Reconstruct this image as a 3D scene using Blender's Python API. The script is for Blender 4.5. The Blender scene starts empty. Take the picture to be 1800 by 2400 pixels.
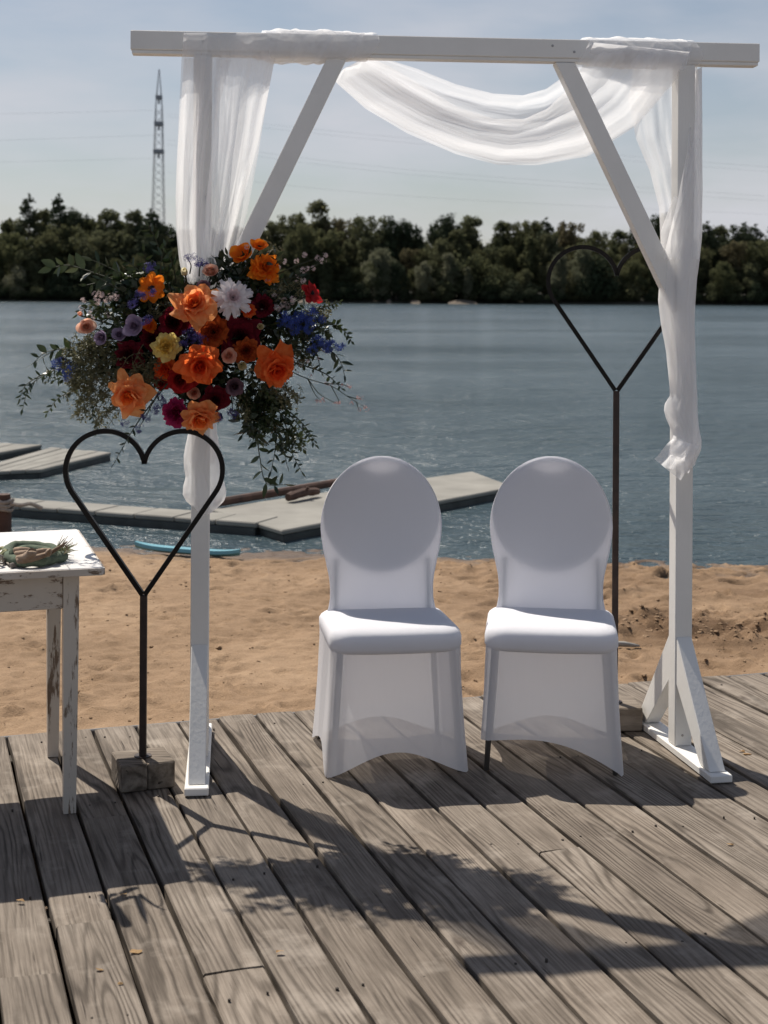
import bpy, bmesh, math, random
from math import sin, cos, pi, radians, sqrt, atan2
from mathutils import Vector, Matrix, Quaternion, noise

random.seed(11)
SC = bpy.context.scene
COL = SC.collection

# ---------------------------------------------------------------- camera
F, CAM_H, U0, V0, ROLL = 3500.0, 1.46, 900.0, 692.0, radians(0.32)
cam = bpy.data.cameras.new('camera')
cam.sensor_fit = 'VERTICAL'; cam.sensor_height = 36.0; cam.sensor_width = 27.0
cam.lens = F / 2400 * 36.0
cam.shift_y = -(1200 - V0) / 2400
cam.clip_start = 0.05; cam.clip_end = 6000
cam.dof.use_dof = True; cam.dof.focus_distance = 4.5; cam.dof.aperture_fstop = 6.3
cam_o = bpy.data.objects.new('camera', cam); COL.objects.link(cam_o)
cam_o.location = (0, 0, CAM_H); cam_o.rotation_euler = (pi / 2, -ROLL, 0)
SC.camera = cam_o

# ---------------------------------------------------------------- light
SUN_AZ, SUN_EL = radians(-35), radians(53)          # azimuth from +Y, clockwise positive
sun_dir = Vector((sin(SUN_AZ) * cos(SUN_EL), cos(SUN_AZ) * cos(SUN_EL), sin(SUN_EL)))
world = bpy.data.worlds.new('World'); SC.world = world; world.use_nodes = True
wn = world.node_tree; wn.nodes.clear()
w_out = wn.nodes.new('ShaderNodeOutputWorld'); w_bg = wn.nodes.new('ShaderNodeBackground')
sky = wn.nodes.new('ShaderNodeTexSky'); sky.sky_type = 'NISHITA'; sky.sun_disc = False
sky.sun_elevation = SUN_EL; sky.sun_rotation = SUN_AZ
sky.air_density = 1.0; sky.dust_density = 1.1; sky.ozone_density = 1.2; sky.altitude = 100
wtc = wn.nodes.new('ShaderNodeTexCoord')
wmp = wn.nodes.new('ShaderNodeMapping'); wmp.inputs['Scale'].default_value = (1.5, 1.5, 5.5); wmp.inputs['Location'].default_value = (.9, .2, .35)
wno = wn.nodes.new('ShaderNodeTexNoise'); wno.inputs['Scale'].default_value = 2.4; wno.inputs['Detail'].default_value = 7; wno.inputs['Roughness'].default_value = .52
wrp = wn.nodes.new('ShaderNodeValToRGB'); wrp.color_ramp.elements[0].position = .40; wrp.color_ramp.elements[1].position = .64
wrp.color_ramp.elements[0].color = (.3, .3, .3, 1); wrp.color_ramp.elements[1].color = (.95, .95, .95, 1)
wmx = wn.nodes.new('ShaderNodeMixRGB'); wmx.inputs['Color2'].default_value = (8.6, 8.7, 9.4, 1)
wn.links.new(wtc.outputs['Generated'], wmp.inputs['Vector']); wn.links.new(wmp.outputs[0], wno.inputs['Vector'])
# thin cloud and haze, denser towards the horizon where one looks through more air
wsx = wn.nodes.new('ShaderNodeSeparateXYZ'); wn.links.new(wtc.outputs['Generated'], wsx.inputs[0])
whz = wn.nodes.new('ShaderNodeMapRange'); whz.interpolation_type = 'SMOOTHSTEP'
for k_, v_ in (('From Min', 0.0), ('From Max', .55), ('To Min', 1.0), ('To Max', .2)): whz.inputs[k_].default_value = v_
wn.links.new(wsx.outputs['Z'], whz.inputs['Value'])
wmu = wn.nodes.new('ShaderNodeMath'); wmu.operation = 'MULTIPLY'
wn.links.new(wno.outputs['Fac'], wrp.inputs['Fac']); wn.links.new(wrp.outputs['Color'], wmu.inputs[0]); wn.links.new(whz.outputs[0], wmu.inputs[1]); wn.links.new(wmu.outputs[0], wmx.inputs['Fac'])
wn.links.new(sky.outputs['Color'], wmx.inputs['Color1']); wn.links.new(wmx.outputs['Color'], w_bg.inputs['Color'])
w_bg.inputs['Strength'].default_value = 0.062
wn.links.new(w_bg.outputs[0], w_out.inputs['Surface'])
sl = bpy.data.lights.new('sun', 'SUN'); sl.energy = 5.0; sl.angle = radians(0.53); sl.color = (1, .93, .83)
sun_o = bpy.data.objects.new('sun', sl); COL.objects.link(sun_o); sun_o.location = (-6, 10, 14)
sun_o.rotation_euler = (-sun_dir).to_track_quat('-Z', 'Y').to_euler()
SC.view_settings.view_transform = 'Standard'; SC.view_settings.look = 'None'
SC.view_settings.exposure = 0.22; SC.view_settings.gamma = 1.0; SC.view_settings.use_curve_mapping = False
SC.render.engine = 'CYCLES'
cy = SC.cycles
cy.use_denoising = True; cy.max_bounces = 10; cy.transparent_max_bounces = 24; cy.diffuse_bounces = 4
cy.sample_clamp_direct = 4; cy.sample_clamp_indirect = 6; cy.caustics_reflective = False; cy.caustics_refractive = False

# ---------------------------------------------------------------- helpers: place
def P(u, v, Y):
    """photo pixel (1800x2400) at depth Y -> world point"""
    du, dv = u - U0, v - V0
    c, s = cos(ROLL), sin(ROLL)
    a, b = c * du + s * dv, -s * du + c * dv
    return Vector((a * Y / F, Y, CAM_H - b * Y / F))
def G(u, v, z=0.0):
    """photo pixel on the level z -> world point"""
    du, dv = u - U0, v - V0
    b = -sin(ROLL) * du + cos(ROLL) * dv
    return P(u, v, F * (CAM_H - z) / b)
def W(x, y, Y): return P(x / .9217, y / .9217, Y)

# ---------------------------------------------------------------- helpers: objects
def tag(o, label=None, cat=None, group=None, kind=None):
    if label: o['label'] = label
    if cat: o['category'] = cat
    if group: o['group'] = group
    if kind: o['kind'] = kind
    return o
def empty(name, loc, parent=None, rz=0.0):
    o = bpy.data.objects.new(name, None); COL.objects.link(o)
    o.empty_display_size = .1
    o.location = loc; o.rotation_euler = (0, 0, rz)
    if parent: o.parent = parent
    return o
def link(name, me, m, parent=None, loc=None, smooth=None):
    o = bpy.data.objects.new(name, me); COL.objects.link(o)
    if m and not me.materials: me.materials.append(m)
    if parent: o.parent = parent
    if loc is not None: o.location = loc
    return o
def mesh(name, vs, fs, m=None, parent=None, origin=None, smooth=False):
    """world-space verts; stored relative to origin (or to the parent's world location)"""
    o0 = Vector((0, 0, 0))
    if origin is not None: o0 = Vector(origin)
    base = world_loc(parent) if parent else Vector((0, 0, 0))
    if origin is None: o0 = base
    me = bpy.data.meshes.new(name)
    me.from_pydata([tuple(Vector(v) - o0) for v in vs], [], fs)
    me.update()
    if smooth: me.polygons.foreach_set('use_smooth', [True] * len(me.polygons))
    o = link(name, me, m, parent)
    o.location = o0 - base
    return o
WL = {}
def world_loc(o):
    l = Vector((0, 0, 0))
    while o:
        l += o.location; o = o.parent
    return l
class MB:
    def __init__(s): s.v = []; s.f = []
    def add(s, vs, fs):
        n = len(s.v); s.v += [Vector(v) for v in vs]; s.f += [tuple(i + n for i in f) for f in fs]; return s
    def box(s, c, size, rot=None, bev=.003):
        """box centred at c with chamfered edges"""
        bm = bmesh.new(); bmesh.ops.create_cube(bm, size=1.0)
        for v in bm.verts: v.co = Vector((v.co.x * size[0], v.co.y * size[1], v.co.z * size[2]))
        if bev: bmesh.ops.bevel(bm, geom=list(bm.edges), offset=min(bev, min(size) * .3), segments=1, affect='EDGES')
        bm.verts.index_update()
        R = rot.to_3x3() if rot else Matrix.Identity(3)
        s.add([R @ v.co + Vector(c) for v in bm.verts], [[v.index for v in f.verts] for f in bm.faces]); bm.free(); return s
    def bar(s, a, b, w, d, side, bev=.002):
        """square timber from a to b; side = direction of the width w"""
        a, b = Vector(a), Vector(b); z = (b - a).normalized(); x = (Vector(side) - z * z.dot(Vector(side))).normalized(); y = z.cross(x)
        R = Matrix((x, y, z)).transposed()
        return s.box((a + b) / 2, (w, d, (b - a).length), R, bev)
    def tube(s, pts, r, n=6, caps=True):
        pts = [Vector(p) for p in pts]; rr = r if isinstance(r, (list, tuple)) else [r] * len(pts)
        base = len(s.v); ref = None
        for i, p in enumerate(pts):
            t = (pts[min(i + 1, len(pts) - 1)] - pts[max(i - 1, 0)])
            t = t.normalized() if t.length > 1e-9 else Vector((0, 0, 1))
            if ref is None: ref = t.orthogonal().normalized()
            ref = (ref - t * t.dot(ref)); ref = ref.normalized() if ref.length > 1e-6 else t.orthogonal().normalized()
            q = t.cross(ref)
            for k in range(n):
                a = 2 * pi * k / n; s.v.append(p + (ref * cos(a) + q * sin(a)) * rr[i])
        for i in range(len(pts) - 1):
            for k in range(n):
                a, b = base + i * n + k, base + i * n + (k + 1) % n
                s.f.append((a, b, b + n, a + n))
        if caps:
            s.f.append(tuple(base + k for k in reversed(range(n)))); e = base + (len(pts) - 1) * n
            s.f.append(tuple(e + k for k in range(n)))
        return s
    def build(s, name, m, parent=None, origin=None, smooth=False):
        return mesh(name, s.v, s.f, m, parent, origin, smooth)
def grid_faces(nr, nc, wrap=False):
    fs = []
    for i in range(nr - 1):
        for j in range(nc if wrap else nc - 1):
            k = (j + 1) % nc; fs.append((i * nc + j, i * nc + k, (i + 1) * nc + k, (i + 1) * nc + j))
    return fs
def lerp(a, b, t): return a + (b - a) * t
def interp(rows, x):
    """piecewise smooth interpolation of tuples keyed on their first entry"""
    if x <= rows[0][0]: return rows[0][1:]
    for a, b in zip(rows, rows[1:]):
        if x <= b[0]:
            t = (x - a[0]) / (b[0] - a[0]); return tuple(lerp(p, q, t) for p, q in zip(a[1:], b[1:]))
    return rows[-1][1:]
def catmull(pts, n):
    pts = [Vector(p) for p in pts]; out = []
    q = [pts[0] * 2 - pts[1]] + pts + [pts[-1] * 2 - pts[-2]]
    for k in range(n + 1):
        x = k / n * (len(pts) - 1); i = min(int(x), len(pts) - 2); t = x - i
        a, b, c, d = q[i], q[i + 1], q[i + 2], q[i + 3]
        out.append(.5 * ((2 * b) + (c - a) * t + (2 * a - 5 * b + 4 * c - d) * t * t + (3 * b - a - 3 * c + d) * t ** 3))
    return out

# ---------------------------------------------------------------- helpers: materials
class NT:
    def __init__(s, name):
        s.m = bpy.data.materials.new(name); s.m.use_nodes = True; s.t = s.m.node_tree; s.t.nodes.clear()
        s.out = s.t.nodes.new('ShaderNodeOutputMaterial')
    def n(s, ty, **kw):
        nd = s.t.nodes.new(ty)
        for k, v in kw.items():
            if k in nd.inputs.keys(): nd.inputs[k].default_value = v
            else: setattr(nd, k, v)
        return nd
    def l(s, a, b): s.t.links.new(a, b)
    def coord(s, scale=(1, 1, 1), rnd=False, src='Object'):
        tc = s.n('ShaderNodeTexCoord'); mp = s.n('ShaderNodeMapping'); mp.inputs['Scale'].default_value = scale
        s.l(tc.outputs[src], mp.inputs['Vector'])
        if rnd:
            oi = s.n('ShaderNodeObjectInfo'); mu = s.n('ShaderNodeMath', operation='MULTIPLY'); mu.inputs[1].default_value = 57.0
            s.l(oi.outputs['Random'], mu.inputs[0]); cb = s.n('ShaderNodeCombineXYZ')
            for k in range(3): s.l(mu.outputs[0], cb.inputs[k])
            s.l(cb.outputs[0], mp.inputs['Location'])
        return mp.outputs[0]
    def noise(s, vec, scale, detail=4, rough=.55):
        nd = s.n('ShaderNodeTexNoise'); nd.inputs['Scale'].default_value = scale; nd.inputs['Detail'].default_value = detail; nd.inputs['Roughness'].default_value = rough
        if vec: s.l(vec, nd.inputs['Vector'])
        return nd.outputs['Fac']
    def ramp(s, fac, stops):
        r = s.n('ShaderNodeValToRGB'); e = r.color_ramp.elements
        while len(e) < len(stops): e.new(.5)
        for k, (p, c) in enumerate(stops):
            e[k].position = p; e[k].color = (*c, 1) if len(c) == 3 else c
        s.l(fac, r.inputs['Fac']); return r.outputs['Color']
    def mix(s, fac, a, b, mode='MIX'):
        mx = s.n('ShaderNodeMixRGB', blend_type=mode)
        for sock, val in ((mx.inputs['Fac'], fac), (mx.inputs['Color1'], a), (mx.inputs['Color2'], b)):
            if isinstance(val, (int, float)): sock.default_value = val
            elif isinstance(val, (tuple, list)): sock.default_value = (*val, 1)
            else: s.l(val, sock)
        return mx.outputs['Color']
    def math(s, op, a, b=0.0):
        m = s.n('ShaderNodeMath', operation=op)
        for k, val in ((0, a), (1, b)):
            if isinstance(val, (int, float)): m.inputs[k].default_value = val
            else: s.l(val, m.inputs[k])
        return m.outputs[0]
    def bump(s, h, strength=.3, dist=.01):
        b = s.n('ShaderNodeBump'); b.inputs['Strength'].default_value = strength; b.inputs['Distance'].default_value = dist
        s.l(h, b.inputs['Height']); return b.outputs['Normal']
    def pbr(s, col, rough=.6, normal=None, metal=0.0, spec=.5):
        p = s.n('ShaderNodeBsdfPrincipled')
        if isinstance(col, (tuple, list)): p.inputs['Base Color'].default_value = (*col, 1)
        else: s.l(col, p.inputs['Base Color'])
        if isinstance(rough, (int, float)): p.inputs['Roughness'].default_value = rough
        else: s.l(rough, p.inputs['Roughness'])
        p.inputs['Metallic'].default_value = metal; p.inputs['Specular IOR Level'].default_value = spec
        if normal: s.l(normal, p.inputs['Normal'])
        return p.outputs[0]
    def done(s, sh): s.l(sh, s.out.inputs['Surface']); return s.m

def simple(name, col, rough=.6, var=.15, scale=20, metal=0.0, bump=.15, spec=.5):
    t = NT(name); v = t.coord(rnd=True); n = t.noise(v, scale, 5)
    c = t.ramp(n, [(.25, tuple(x * (1 - var) for x in col)), (.75, tuple(min(1, x * (1 + var)) for x in col))])
    return t.done(t.pbr(c, rough, t.bump(n, bump, .004), metal, spec))

def wood_deck():
    t = NT('weathered_deck_wood'); v = t.coord(rnd=True)
    wob = t.noise(t.coord((1.6, 3.0, 2.0), rnd=True), 1.0, 2, .5)
    tc = t.coord((.42, 8.0, 3.0), rnd=True)
    warp = t.math('ADD', t.noise(tc, 1.0, 1, .4), t.math('MULTIPLY', wob, .16))
    fine_ = t.noise(t.coord((9, 60, 30), rnd=True), 1.0, 2, .5)
    rings = t.math('SINE', t.math('ADD', t.math('MULTIPLY', warp, 130.0), t.math('MULTIPLY', fine_, 2.2)))
    ringm = t.math('MULTIPLY_ADD', rings, .5); ringm.node.inputs[2].default_value = .5
    fib = t.noise(t.coord((5, 170, 60), rnd=True), 1.0, 4, .65)
    big = t.noise(t.coord((2.2, 5, 3), rnd=True), 1.3, 5, .6)
    spots = t.noise(v, 26, 5, .7)
    oi = t.n('ShaderNodeObjectInfo')
    base = t.ramp(big, [(.25, (.130, .106, .085)), (.5, (.210, .176, .143)), (.8, (.305, .263, .220))])
    tone = t.ramp(oi.outputs['Random'], [(0, (.82, .80, .78)), (.5, (.96, .96, .96)), (1, (1.06, 1.04, 1.02))])
    base = t.mix(1.0, base, tone, 'MULTIPLY')
    grain = t.ramp(ringm, [(0, (.40, .38, .36)), (.4, (.92, .92, .92)), (1, (1.10, 1.10, 1.10))])
    gm = t.ramp(t.noise(t.coord((1.5, 4, 3), rnd=True), 1.0, 2), [(.36, (.12, .12, .12)), (.60, (.92, .92, .92))])
    c = t.mix(gm, base, t.mix(1.0, base, grain, 'MULTIPLY'))
    c = t.mix(.7, c, t.mix(1.0, c, t.ramp(fib, [(.32, (.42, .40, .37)), (.58, (1.10, 1.10, 1.10))]), 'MULTIPLY'))
    crack = t.ramp(t.noise(t.coord((2.5, 55, 30), rnd=True), 1.0, 3, .5), [(.27, (1, 1, 1)), (.31, (0, 0, 0))])
    c = t.mix(crack, c, (.045, .034, .026))
    vo = t.n('ShaderNodeTexVoronoi', feature='F1'); vo.inputs['Scale'].default_value = 1.0
    t.l(t.coord((2.2, 7.5, 0.01), rnd=True), vo.inputs['Vector'])
    knot = t.ramp(vo.outputs['Distance'], [(.045, (1, 1, 1)), (.10, (0, 0, 0))])
    c = t.mix(t.math('MULTIPLY', knot, .8), c, (.06, .043, .032))
    dirt = t.ramp(spots, [(.62, (0, 0, 0)), (.75, (.45, .45, .45))])
    c = t.mix(dirt, c, (.11, .085, .066))
    pale = t.ramp(t.noise(v, 7, 4, .6), [(.55, (0, 0, 0)), (.8, (.5, .5, .5))])
    c = t.mix(pale, c, (.44, .385, .325))
    h = t.math('ADD', t.math('MULTIPLY', fib, .6), t.math('MULTIPLY', ringm, .35))
    h = t.math('SUBTRACT', h, t.math('MULTIPLY', crack, 1.2))
    h = t.math('SUBTRACT', h, t.math('MULTIPLY', knot, .6))
    return t.done(t.pbr(c, .82, t.bump(h, .55, .004), 0, .25))

def white_paint(name, col=(.76, .735, .70), wear=0.0, worn=(.16, .11, .075), rough=.42, grain=(60, 60, 9)):
    t = NT(name); v = t.coord(rnd=True)
    n = t.noise(v, 55, 4, .6); dust = t.noise(v, 6, 4)
    c = t.ramp(dust, [(.3, tuple(x * .93 for x in col)), (.7, col)])
    streak = t.noise(t.coord(grain, rnd=True), 1.6, 4, .6); h = t.math('ADD', t.math('MULTIPLY', n, .5), streak)
    grime = t.ramp(t.noise(v, 2.2, 6, .68), [(.5, (0, 0, 0)), (.8, (.4, .4, .4))]); c = t.mix(grime, c, tuple(x * .72 for x in col))
    if wear:
        lo = t.noise(t.coord((3, 3, 3), rnd=True), 2.2, 4, .6)
        fine = t.noise(t.coord(grain, rnd=True), 1.0, 6, .7)
        s = t.math('ADD', t.math('MULTIPLY', fine, .75), t.math('MULTIPLY', lo, .35))
        chips = t.ramp(s, [(.66 - .06 * wear, (0, 0, 0)), (.70 - .05 * wear, (1, 1, 1))])
        rub = t.ramp(t.noise(t.coord((8, 8, 3), rnd=True), 1.0, 5, .6), [(.45, (0, 0, 0)), (.75, (.55, .55, .55))])
        c = t.mix(t.math('MULTIPLY', rub, wear), c, tuple(lerp(a, b, .45) for a, b in zip(col, (.4, .32, .25))))
        c = t.mix(chips, c, worn)
        h = t.math('SUBTRACT', h, t.math('MULTIPLY', chips, .7))
    return t.done(t.pbr(c, rough, t.bump(h, .22, .003), 0, .4))

def fabric(name, col, opacity, transl, weave=0.0, rough=.8):
    """thin cloth: part of the light passes straight, part is scattered through"""
    t = NT(name)
    d = t.n('ShaderNodeBsdfDiffuse'); tr = t.n('ShaderNodeBsdfTranslucent'); tp = t.n('ShaderNodeBsdfTransparent')
    d.inputs['Color'].default_value = (*col, 1); tr.inputs['Color'].default_value = (*col, 1)
    nv = t.bump(t.noise(t.coord((1, 1, .3)), weave, 3, .6), .35, .010) if weave else None
    if nv: t.l(nv, d.inputs['Normal']); t.l(nv, tr.inputs['Normal'])
    m1 = t.n('ShaderNodeMixShader'); m1.inputs[0].default_value = transl
    t.l(d.outputs[0], m1.inputs[1]); t.l(tr.outputs[0], m1.inputs[2])
    sh = m1.outputs[0]
    if opacity < 1:
        m2 = t.n('ShaderNodeMixShader')
        # threads seen at a slant cover more
        lw = t.n('ShaderNodeLayerWeight'); lw.inputs['Blend'].default_value = .35
        op = t.math('MULTIPLY_ADD', lw.outputs['Facing'], .5 * (1 - opacity)); op.node.inputs[2].default_value = opacity
        t.l(op, m2.inputs[0]); t.l(tp.outputs[0], m2.inputs[1]); t.l(sh, m2.inputs[2]); sh = m2.outputs[0]
    return t.done(sh)

def petal_mat(name, col, tip=None, transl=.35, rough=.72):
    transl = min(.6, transl + .10)
    t = NT(name); oi = t.n('ShaderNodeObjectInfo')
    n = t.noise(t.coord((1, 1, .3), rnd=True), 60, 4, .6)
    a = col; b = tip or tuple(min(1, x * 1.12) for x in col)
    c = t.ramp(n, [(.3, a), (.7, b)])
    p = t.pbr(c, rough, t.bump(n, .25, .002), 0, .14)
    tr = t.n('ShaderNodeBsdfTranslucent'); t.l(c, tr.inputs['Color'])
    m = t.n('ShaderNodeMixShader'); m.inputs[0].default_value = transl
    t.l(p, m.inputs[1]); t.l(tr.outputs[0], m.inputs[2]); return t.done(m.outputs[0])

def leaf_mat(name, dark, light, transl=.25, rough=.4, scale=3.0, spec=.45):
    t = NT(name); oi = t.n('ShaderNodeObjectInfo')
    n = t.noise(t.coord(rnd=True), scale, 3, .6)
    c = t.mix(n, dark, light)
    c = t.mix(1.0, c, t.ramp(oi.outputs['Random'], [(0, (.75, .8, .7)), (1, (1.25, 1.15, 1.1))]), 'MULTIPLY')
    p = t.pbr(c, rough, None, 0, spec)
    tr = t.n('ShaderNodeBsdfTranslucent'); t.l(t.mix(.5, c, tuple(min(1, x * 1.6) for x in light)), tr.inputs['Color'])
    m = t.n('ShaderNodeMixShader'); m.inputs[0].default_value = transl
    t.l(p, m.inputs[1]); t.l(tr.outputs[0], m.inputs[2]); return t.done(m.outputs[0])

def sand_mat():
    t = NT('beach_sand'); v = t.coord()
    a = t.noise(v, 1.1, 5, .6); b = t.noise(v, 14, 6, .7); g = t.noise(v, 160, 3, .7)
    c = t.ramp(a, [(.25, (.215, .142, .086)), (.5, (.287, .194, .121)), (.75, (.352, .246, .158))])
    c = t.mix(.45, c, t.mix(1.0, c, t.ramp(b, [(.3, (.55, .5, .45)), (.6, (1.1, 1.1, 1.1))]), 'MULTIPLY'))
    c = t.mix(.5, c, t.mix(1.0, c, t.ramp(g, [(.3, (.65, .62, .6)), (.6, (1.15, 1.15, 1.12))]), 'MULTIPLY'))
    h = t.math('ADD', t.math('MULTIPLY', b, 1.0), t.math('MULTIPLY', g, .25))
    at_ = t.n('ShaderNodeAttribute'); at_.attribute_name = 'moist'
    c = t.mix(at_.outputs['Fac'], c, t.mix(1.0, c, (.55, .50, .46), 'MULTIPLY'))
    ge = t.n('ShaderNodeNewGeometry'); sx = t.n('ShaderNodeSeparateXYZ'); t.l(ge.outputs['Position'], sx.inputs[0])
    lev = t.math('ADD', sx.outputs['Z'], t.math('MULTIPLY', t.noise(v, 3.0, 3), .014))
    wet = t.n('ShaderNodeMapRange'); t.l(lev, wet.inputs['Value'])
    for k_, v_ in (('From Min', -.178), ('From Max', -.196), ('To Min', 0.0), ('To Max', 1.0)): wet.inputs[k_].default_value = v_
    c = t.mix(wet.outputs[0], c, t.mix(1.0, c, (.42, .40, .38), 'MULTIPLY'))
    ro = t.math('SUBTRACT', .95, t.math('MULTIPLY', wet.outputs[0], .55))
    return t.done(t.pbr(c, ro, t.bump(h, .7, .02), 0, .2))

def water_mat():
    t = NT('lake_water')
    v1 = t.coord((.55, 1.35, 1)); v2 = t.coord((1.6, 3.2, 1)); v3 = t.coord((4.5, 9, 1)); v0 = t.coord((.09, .16, 1))
    h = t.math('ADD', t.math('MULTIPLY', t.noise(v1, 1.0, 3, .5), 1.0), t.math('MULTIPLY', t.noise(v2, 1.0, 4, .6), .55))
    h = t.math('ADD', h, t.math('MULTIPLY', t.noise(v3, 1.0, 4, .65), .26))
    h = t.math('ADD', h, t.math('MULTIPLY', t.noise(v0, 1.0, 3, .5), 1.2))
    p = t.n('ShaderNodeBsdfPrincipled')
    p.inputs['Base Color'].default_value = (.058, .088, .102, 1); ro = t.math('MULTIPLY_ADD', t.noise(t.coord((.05, .12, 1)), 1.0, 3), .20); ro.node.inputs[2].default_value = .05; t.l(ro, p.inputs['Roughness'])
    p.inputs['IOR'].default_value = 1.333; p.inputs['Specular IOR Level'].default_value = .5
    t.l(t.bump(h, 1.0, .27), p.inputs['Normal']); return t.done(p.outputs[0])

M = {}
M['deck'] = wood_deck()
M['paint'] = white_paint('white_arch_paint', (.84, .82, .78))
M['worn'] = white_paint('worn_white_table_paint', (.56, .505, .44), 1.25)
M['worn_flat'] = white_paint('worn_white_board_paint', (.56, .505, .44), 1.25, grain=(9, 60, 60))
M['tabletop'] = white_paint('table_top_paint', (.76, .74, .72), .12)
M['chiffon'] = fabric('white_chiffon', (.96, .96, .97), .47, .60, 0)
M['spandex'] = fabric('white_stretch_cover', (.90, .90, .935), 1.0, .38, 7)
M['skirt'] = fabric('white_stretch_skirt', (.90, .89, .91), .84, .48, 8)
M['steel'] = simple('dark_bronze_steel', (.009, .007, .006), .42, .3, 40, 0.0, .1, .16)
M['rod'] = simple('rusty_brown_rod', (.026, .014, .010), .55, .5, 30, .1, .2)
M['block'] = simple('grey_timber_block', (.15, .122, .095), .9, .4, 22, 0, .7, .15)
M['sand'] = sand_mat(); M['water'] = water_mat()
M['strip'] = simple('dark_edging', (.15, .148, .15), .7, .2, 20)
M['joist'] = simple('dark_joist', (.05, .04, .032), .9, .3, 10)
M['cushion'] = simple('chair_upholstery', (.66, .65, .66), .9, .1)
M['chair_metal'] = simple('chair_leg_metal', (.12, .11, .10), .45, .2, 30, .3)
M['dock'] = simple('grey_dock_boards', (.25, .24, .215), .85, .22, 2.5, 0, .3, .2)
M['dock_side'] = simple('dark_wet_dock_side', (.045, .05, .047), .6, .4, 8)
M['rust'] = simple('rusty_beam', (.085, .045, .032), .85, .5, 9, 0, .4)
M['cyan'] = simple('turquoise_board', (.13, .34, .41), .4, .1, 6)
M['mast'] = simple('grey_mast_steel', (.30, .31, .33), .6, .2)
M['bark'] = simple('tree_bark', (.075, .06, .048), .9, .35, 6, 0, .5, .1)
def lmesh(name, vs, fs, m, parent, smooth=False):
    """mesh given in its parent's own coordinates"""
    me = bpy.data.meshes.new(name); me.from_pydata([tuple(v) for v in vs], [], fs); me.update()
    if smooth: me.polygons.foreach_set('use_smooth', [True] * len(me.polygons))
    return link(name, me, m, parent)
def soft(o, angle=40):
    """smooth shading with creases kept"""
    me = o.data; me.polygons.foreach_set('use_smooth', [True] * len(me.polygons))
    bm = bmesh.new(); bm.from_mesh(me)
    for e in bm.edges:
        e.smooth = not (len(e.link_faces) == 2 and e.calc_face_angle(0) > radians(angle))
    bm.to_mesh(me); bm.free(); return o

# ================================================================ SETTING
WATER_Z = -.21
# ---- deck: boards run along BD, the edge along BE
a_ = radians(18.0)
BE = Vector((cos(a_), sin(a_), 0)); BD = Vector((-sin(a_), cos(a_), 0))
edge_d = (G(0, 1717).dot(BD) + G(1800, 1582).dot(BD)) / 2
gaps = [G(u, 2100).dot(BE) for u in (108, 252, 388, 535, 682, 822, 957, 1098, 1240, 1375, 1505, 1655)]
while gaps[0] > -1.6: gaps.insert(0, gaps[0] - random.uniform(.142, .151))
while gaps[-1] < 5.6: gaps.append(gaps[-1] + random.uniform(.142, .151))
def EDp(e, d, z): return BE * e + BD * d + Vector((0, 0, z))
deck_root = BD * (edge_d - 3) + BE * 1.5
mb = MB()
for d in (edge_d - .12, edge_d - .75, edge_d - 1.4, edge_d - 2.05, edge_d - 2.7, edge_d - 3.35, edge_d - 4.0, edge_d - 4.7, edge_d - 5.4):
    mb.box(EDp(2.0, d, -.075), (7.2, .07, .07), Matrix.Rotation(a_, 3, 'Z'), .003)
deck = mb.build('deck', M['joist'], None, origin=deck_root)
tag(deck, kind='structure')
# joints between board ends measured on the photo (photo pixels): gap index -> distances
joints = {}
for (u, v) in ((552, 2272), (205, 2163), (80, 2285), (290, 1912), (1318, 1992)):
    p = G(u, v); e, d = p.dot(BE), p.dot(BD)
    for k in range(len(gaps) - 1):
        if gaps[k] < e < gaps[k + 1]: joints.setdefault(k, []).append(d)
rp = random.Random(5)
def plank(k, d0, d1):
    e0, e1 = gaps[k] + rp.uniform(.004, .0085), gaps[k + 1] - rp.uniform(.004, .0085)
    z = rp.uniform(-.003, .003); th = .032; n = max(3, int((d1 - d0) / .22)); w2 = (e1 - e0) / 2; ec = (e0 + e1) / 2
    warp = [rp.uniform(-.0016, .0016) for _ in range(n + 1)]; tw = rp.uniform(-.002, .002)
    vs, ch = [], .004
    jag0, jag1 = rp.uniform(-.004, .004), rp.uniform(-.006, .006)
    for i in range(n + 1):
        d = lerp(d0, d1, i / n); wl, wr = rp.uniform(-.0025, .0015), rp.uniform(-.0015, .0025)
        sk = (jag0 if i == 0 else jag1 if i == n else 0)
        prof = [(-w2 + wl, -th), (-w2 + wl, -ch), (-w2 + wl + ch, -.0005), (-w2 * .3, warp[i] * .6), (w2 * .3, warp[i] * .6), (w2 + wr - ch, -.0005), (w2 + wr, -ch), (w2 + wr, -th)]
        for (x, zz) in prof: vs.append((d + sk * x / w2, -x, zz + z + tw * x / w2))
    nc = 8; fs = grid_faces(n + 1, nc)
    fs.append(tuple(range(nc))); fs.append(tuple(n * nc + q for q in reversed(range(nc))))
    # plank-local axes: X along the board
    me = bpy.data.meshes.new('plank'); mid = (d0 + d1) / 2
    me.from_pydata([(x - mid, y, zz) for (x, y, zz) in vs], [], [tuple(reversed(f)) for f in fs]); me.update()
    bm = bmesh.new(); bm.from_mesh(me); bmesh.ops.recalc_face_normals(bm, faces=bm.faces); bm.to_mesh(me); bm.free()
    o = link('plank', me, M['deck'], deck)
    o.location = EDp(ec, mid, 0) - deck_root; o.rotation_euler = (0, 0, a_ + pi / 2)
for k in range(len(gaps) - 1):
    top = edge_d + rp.uniform(-.012, .012); bot = -.9
    cuts = sorted(joints.get(k, [])); 
    if not cuts: cuts = [rp.uniform(.2, 1.6)]
    lim = [bot] + cuts + [top]
    for q in range(len(lim) - 1):
        g = .0022
        plank(k, lim[q] + (g if q else 0), lim[q + 1] - (g if q < len(lim) - 2 else 0))
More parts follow.
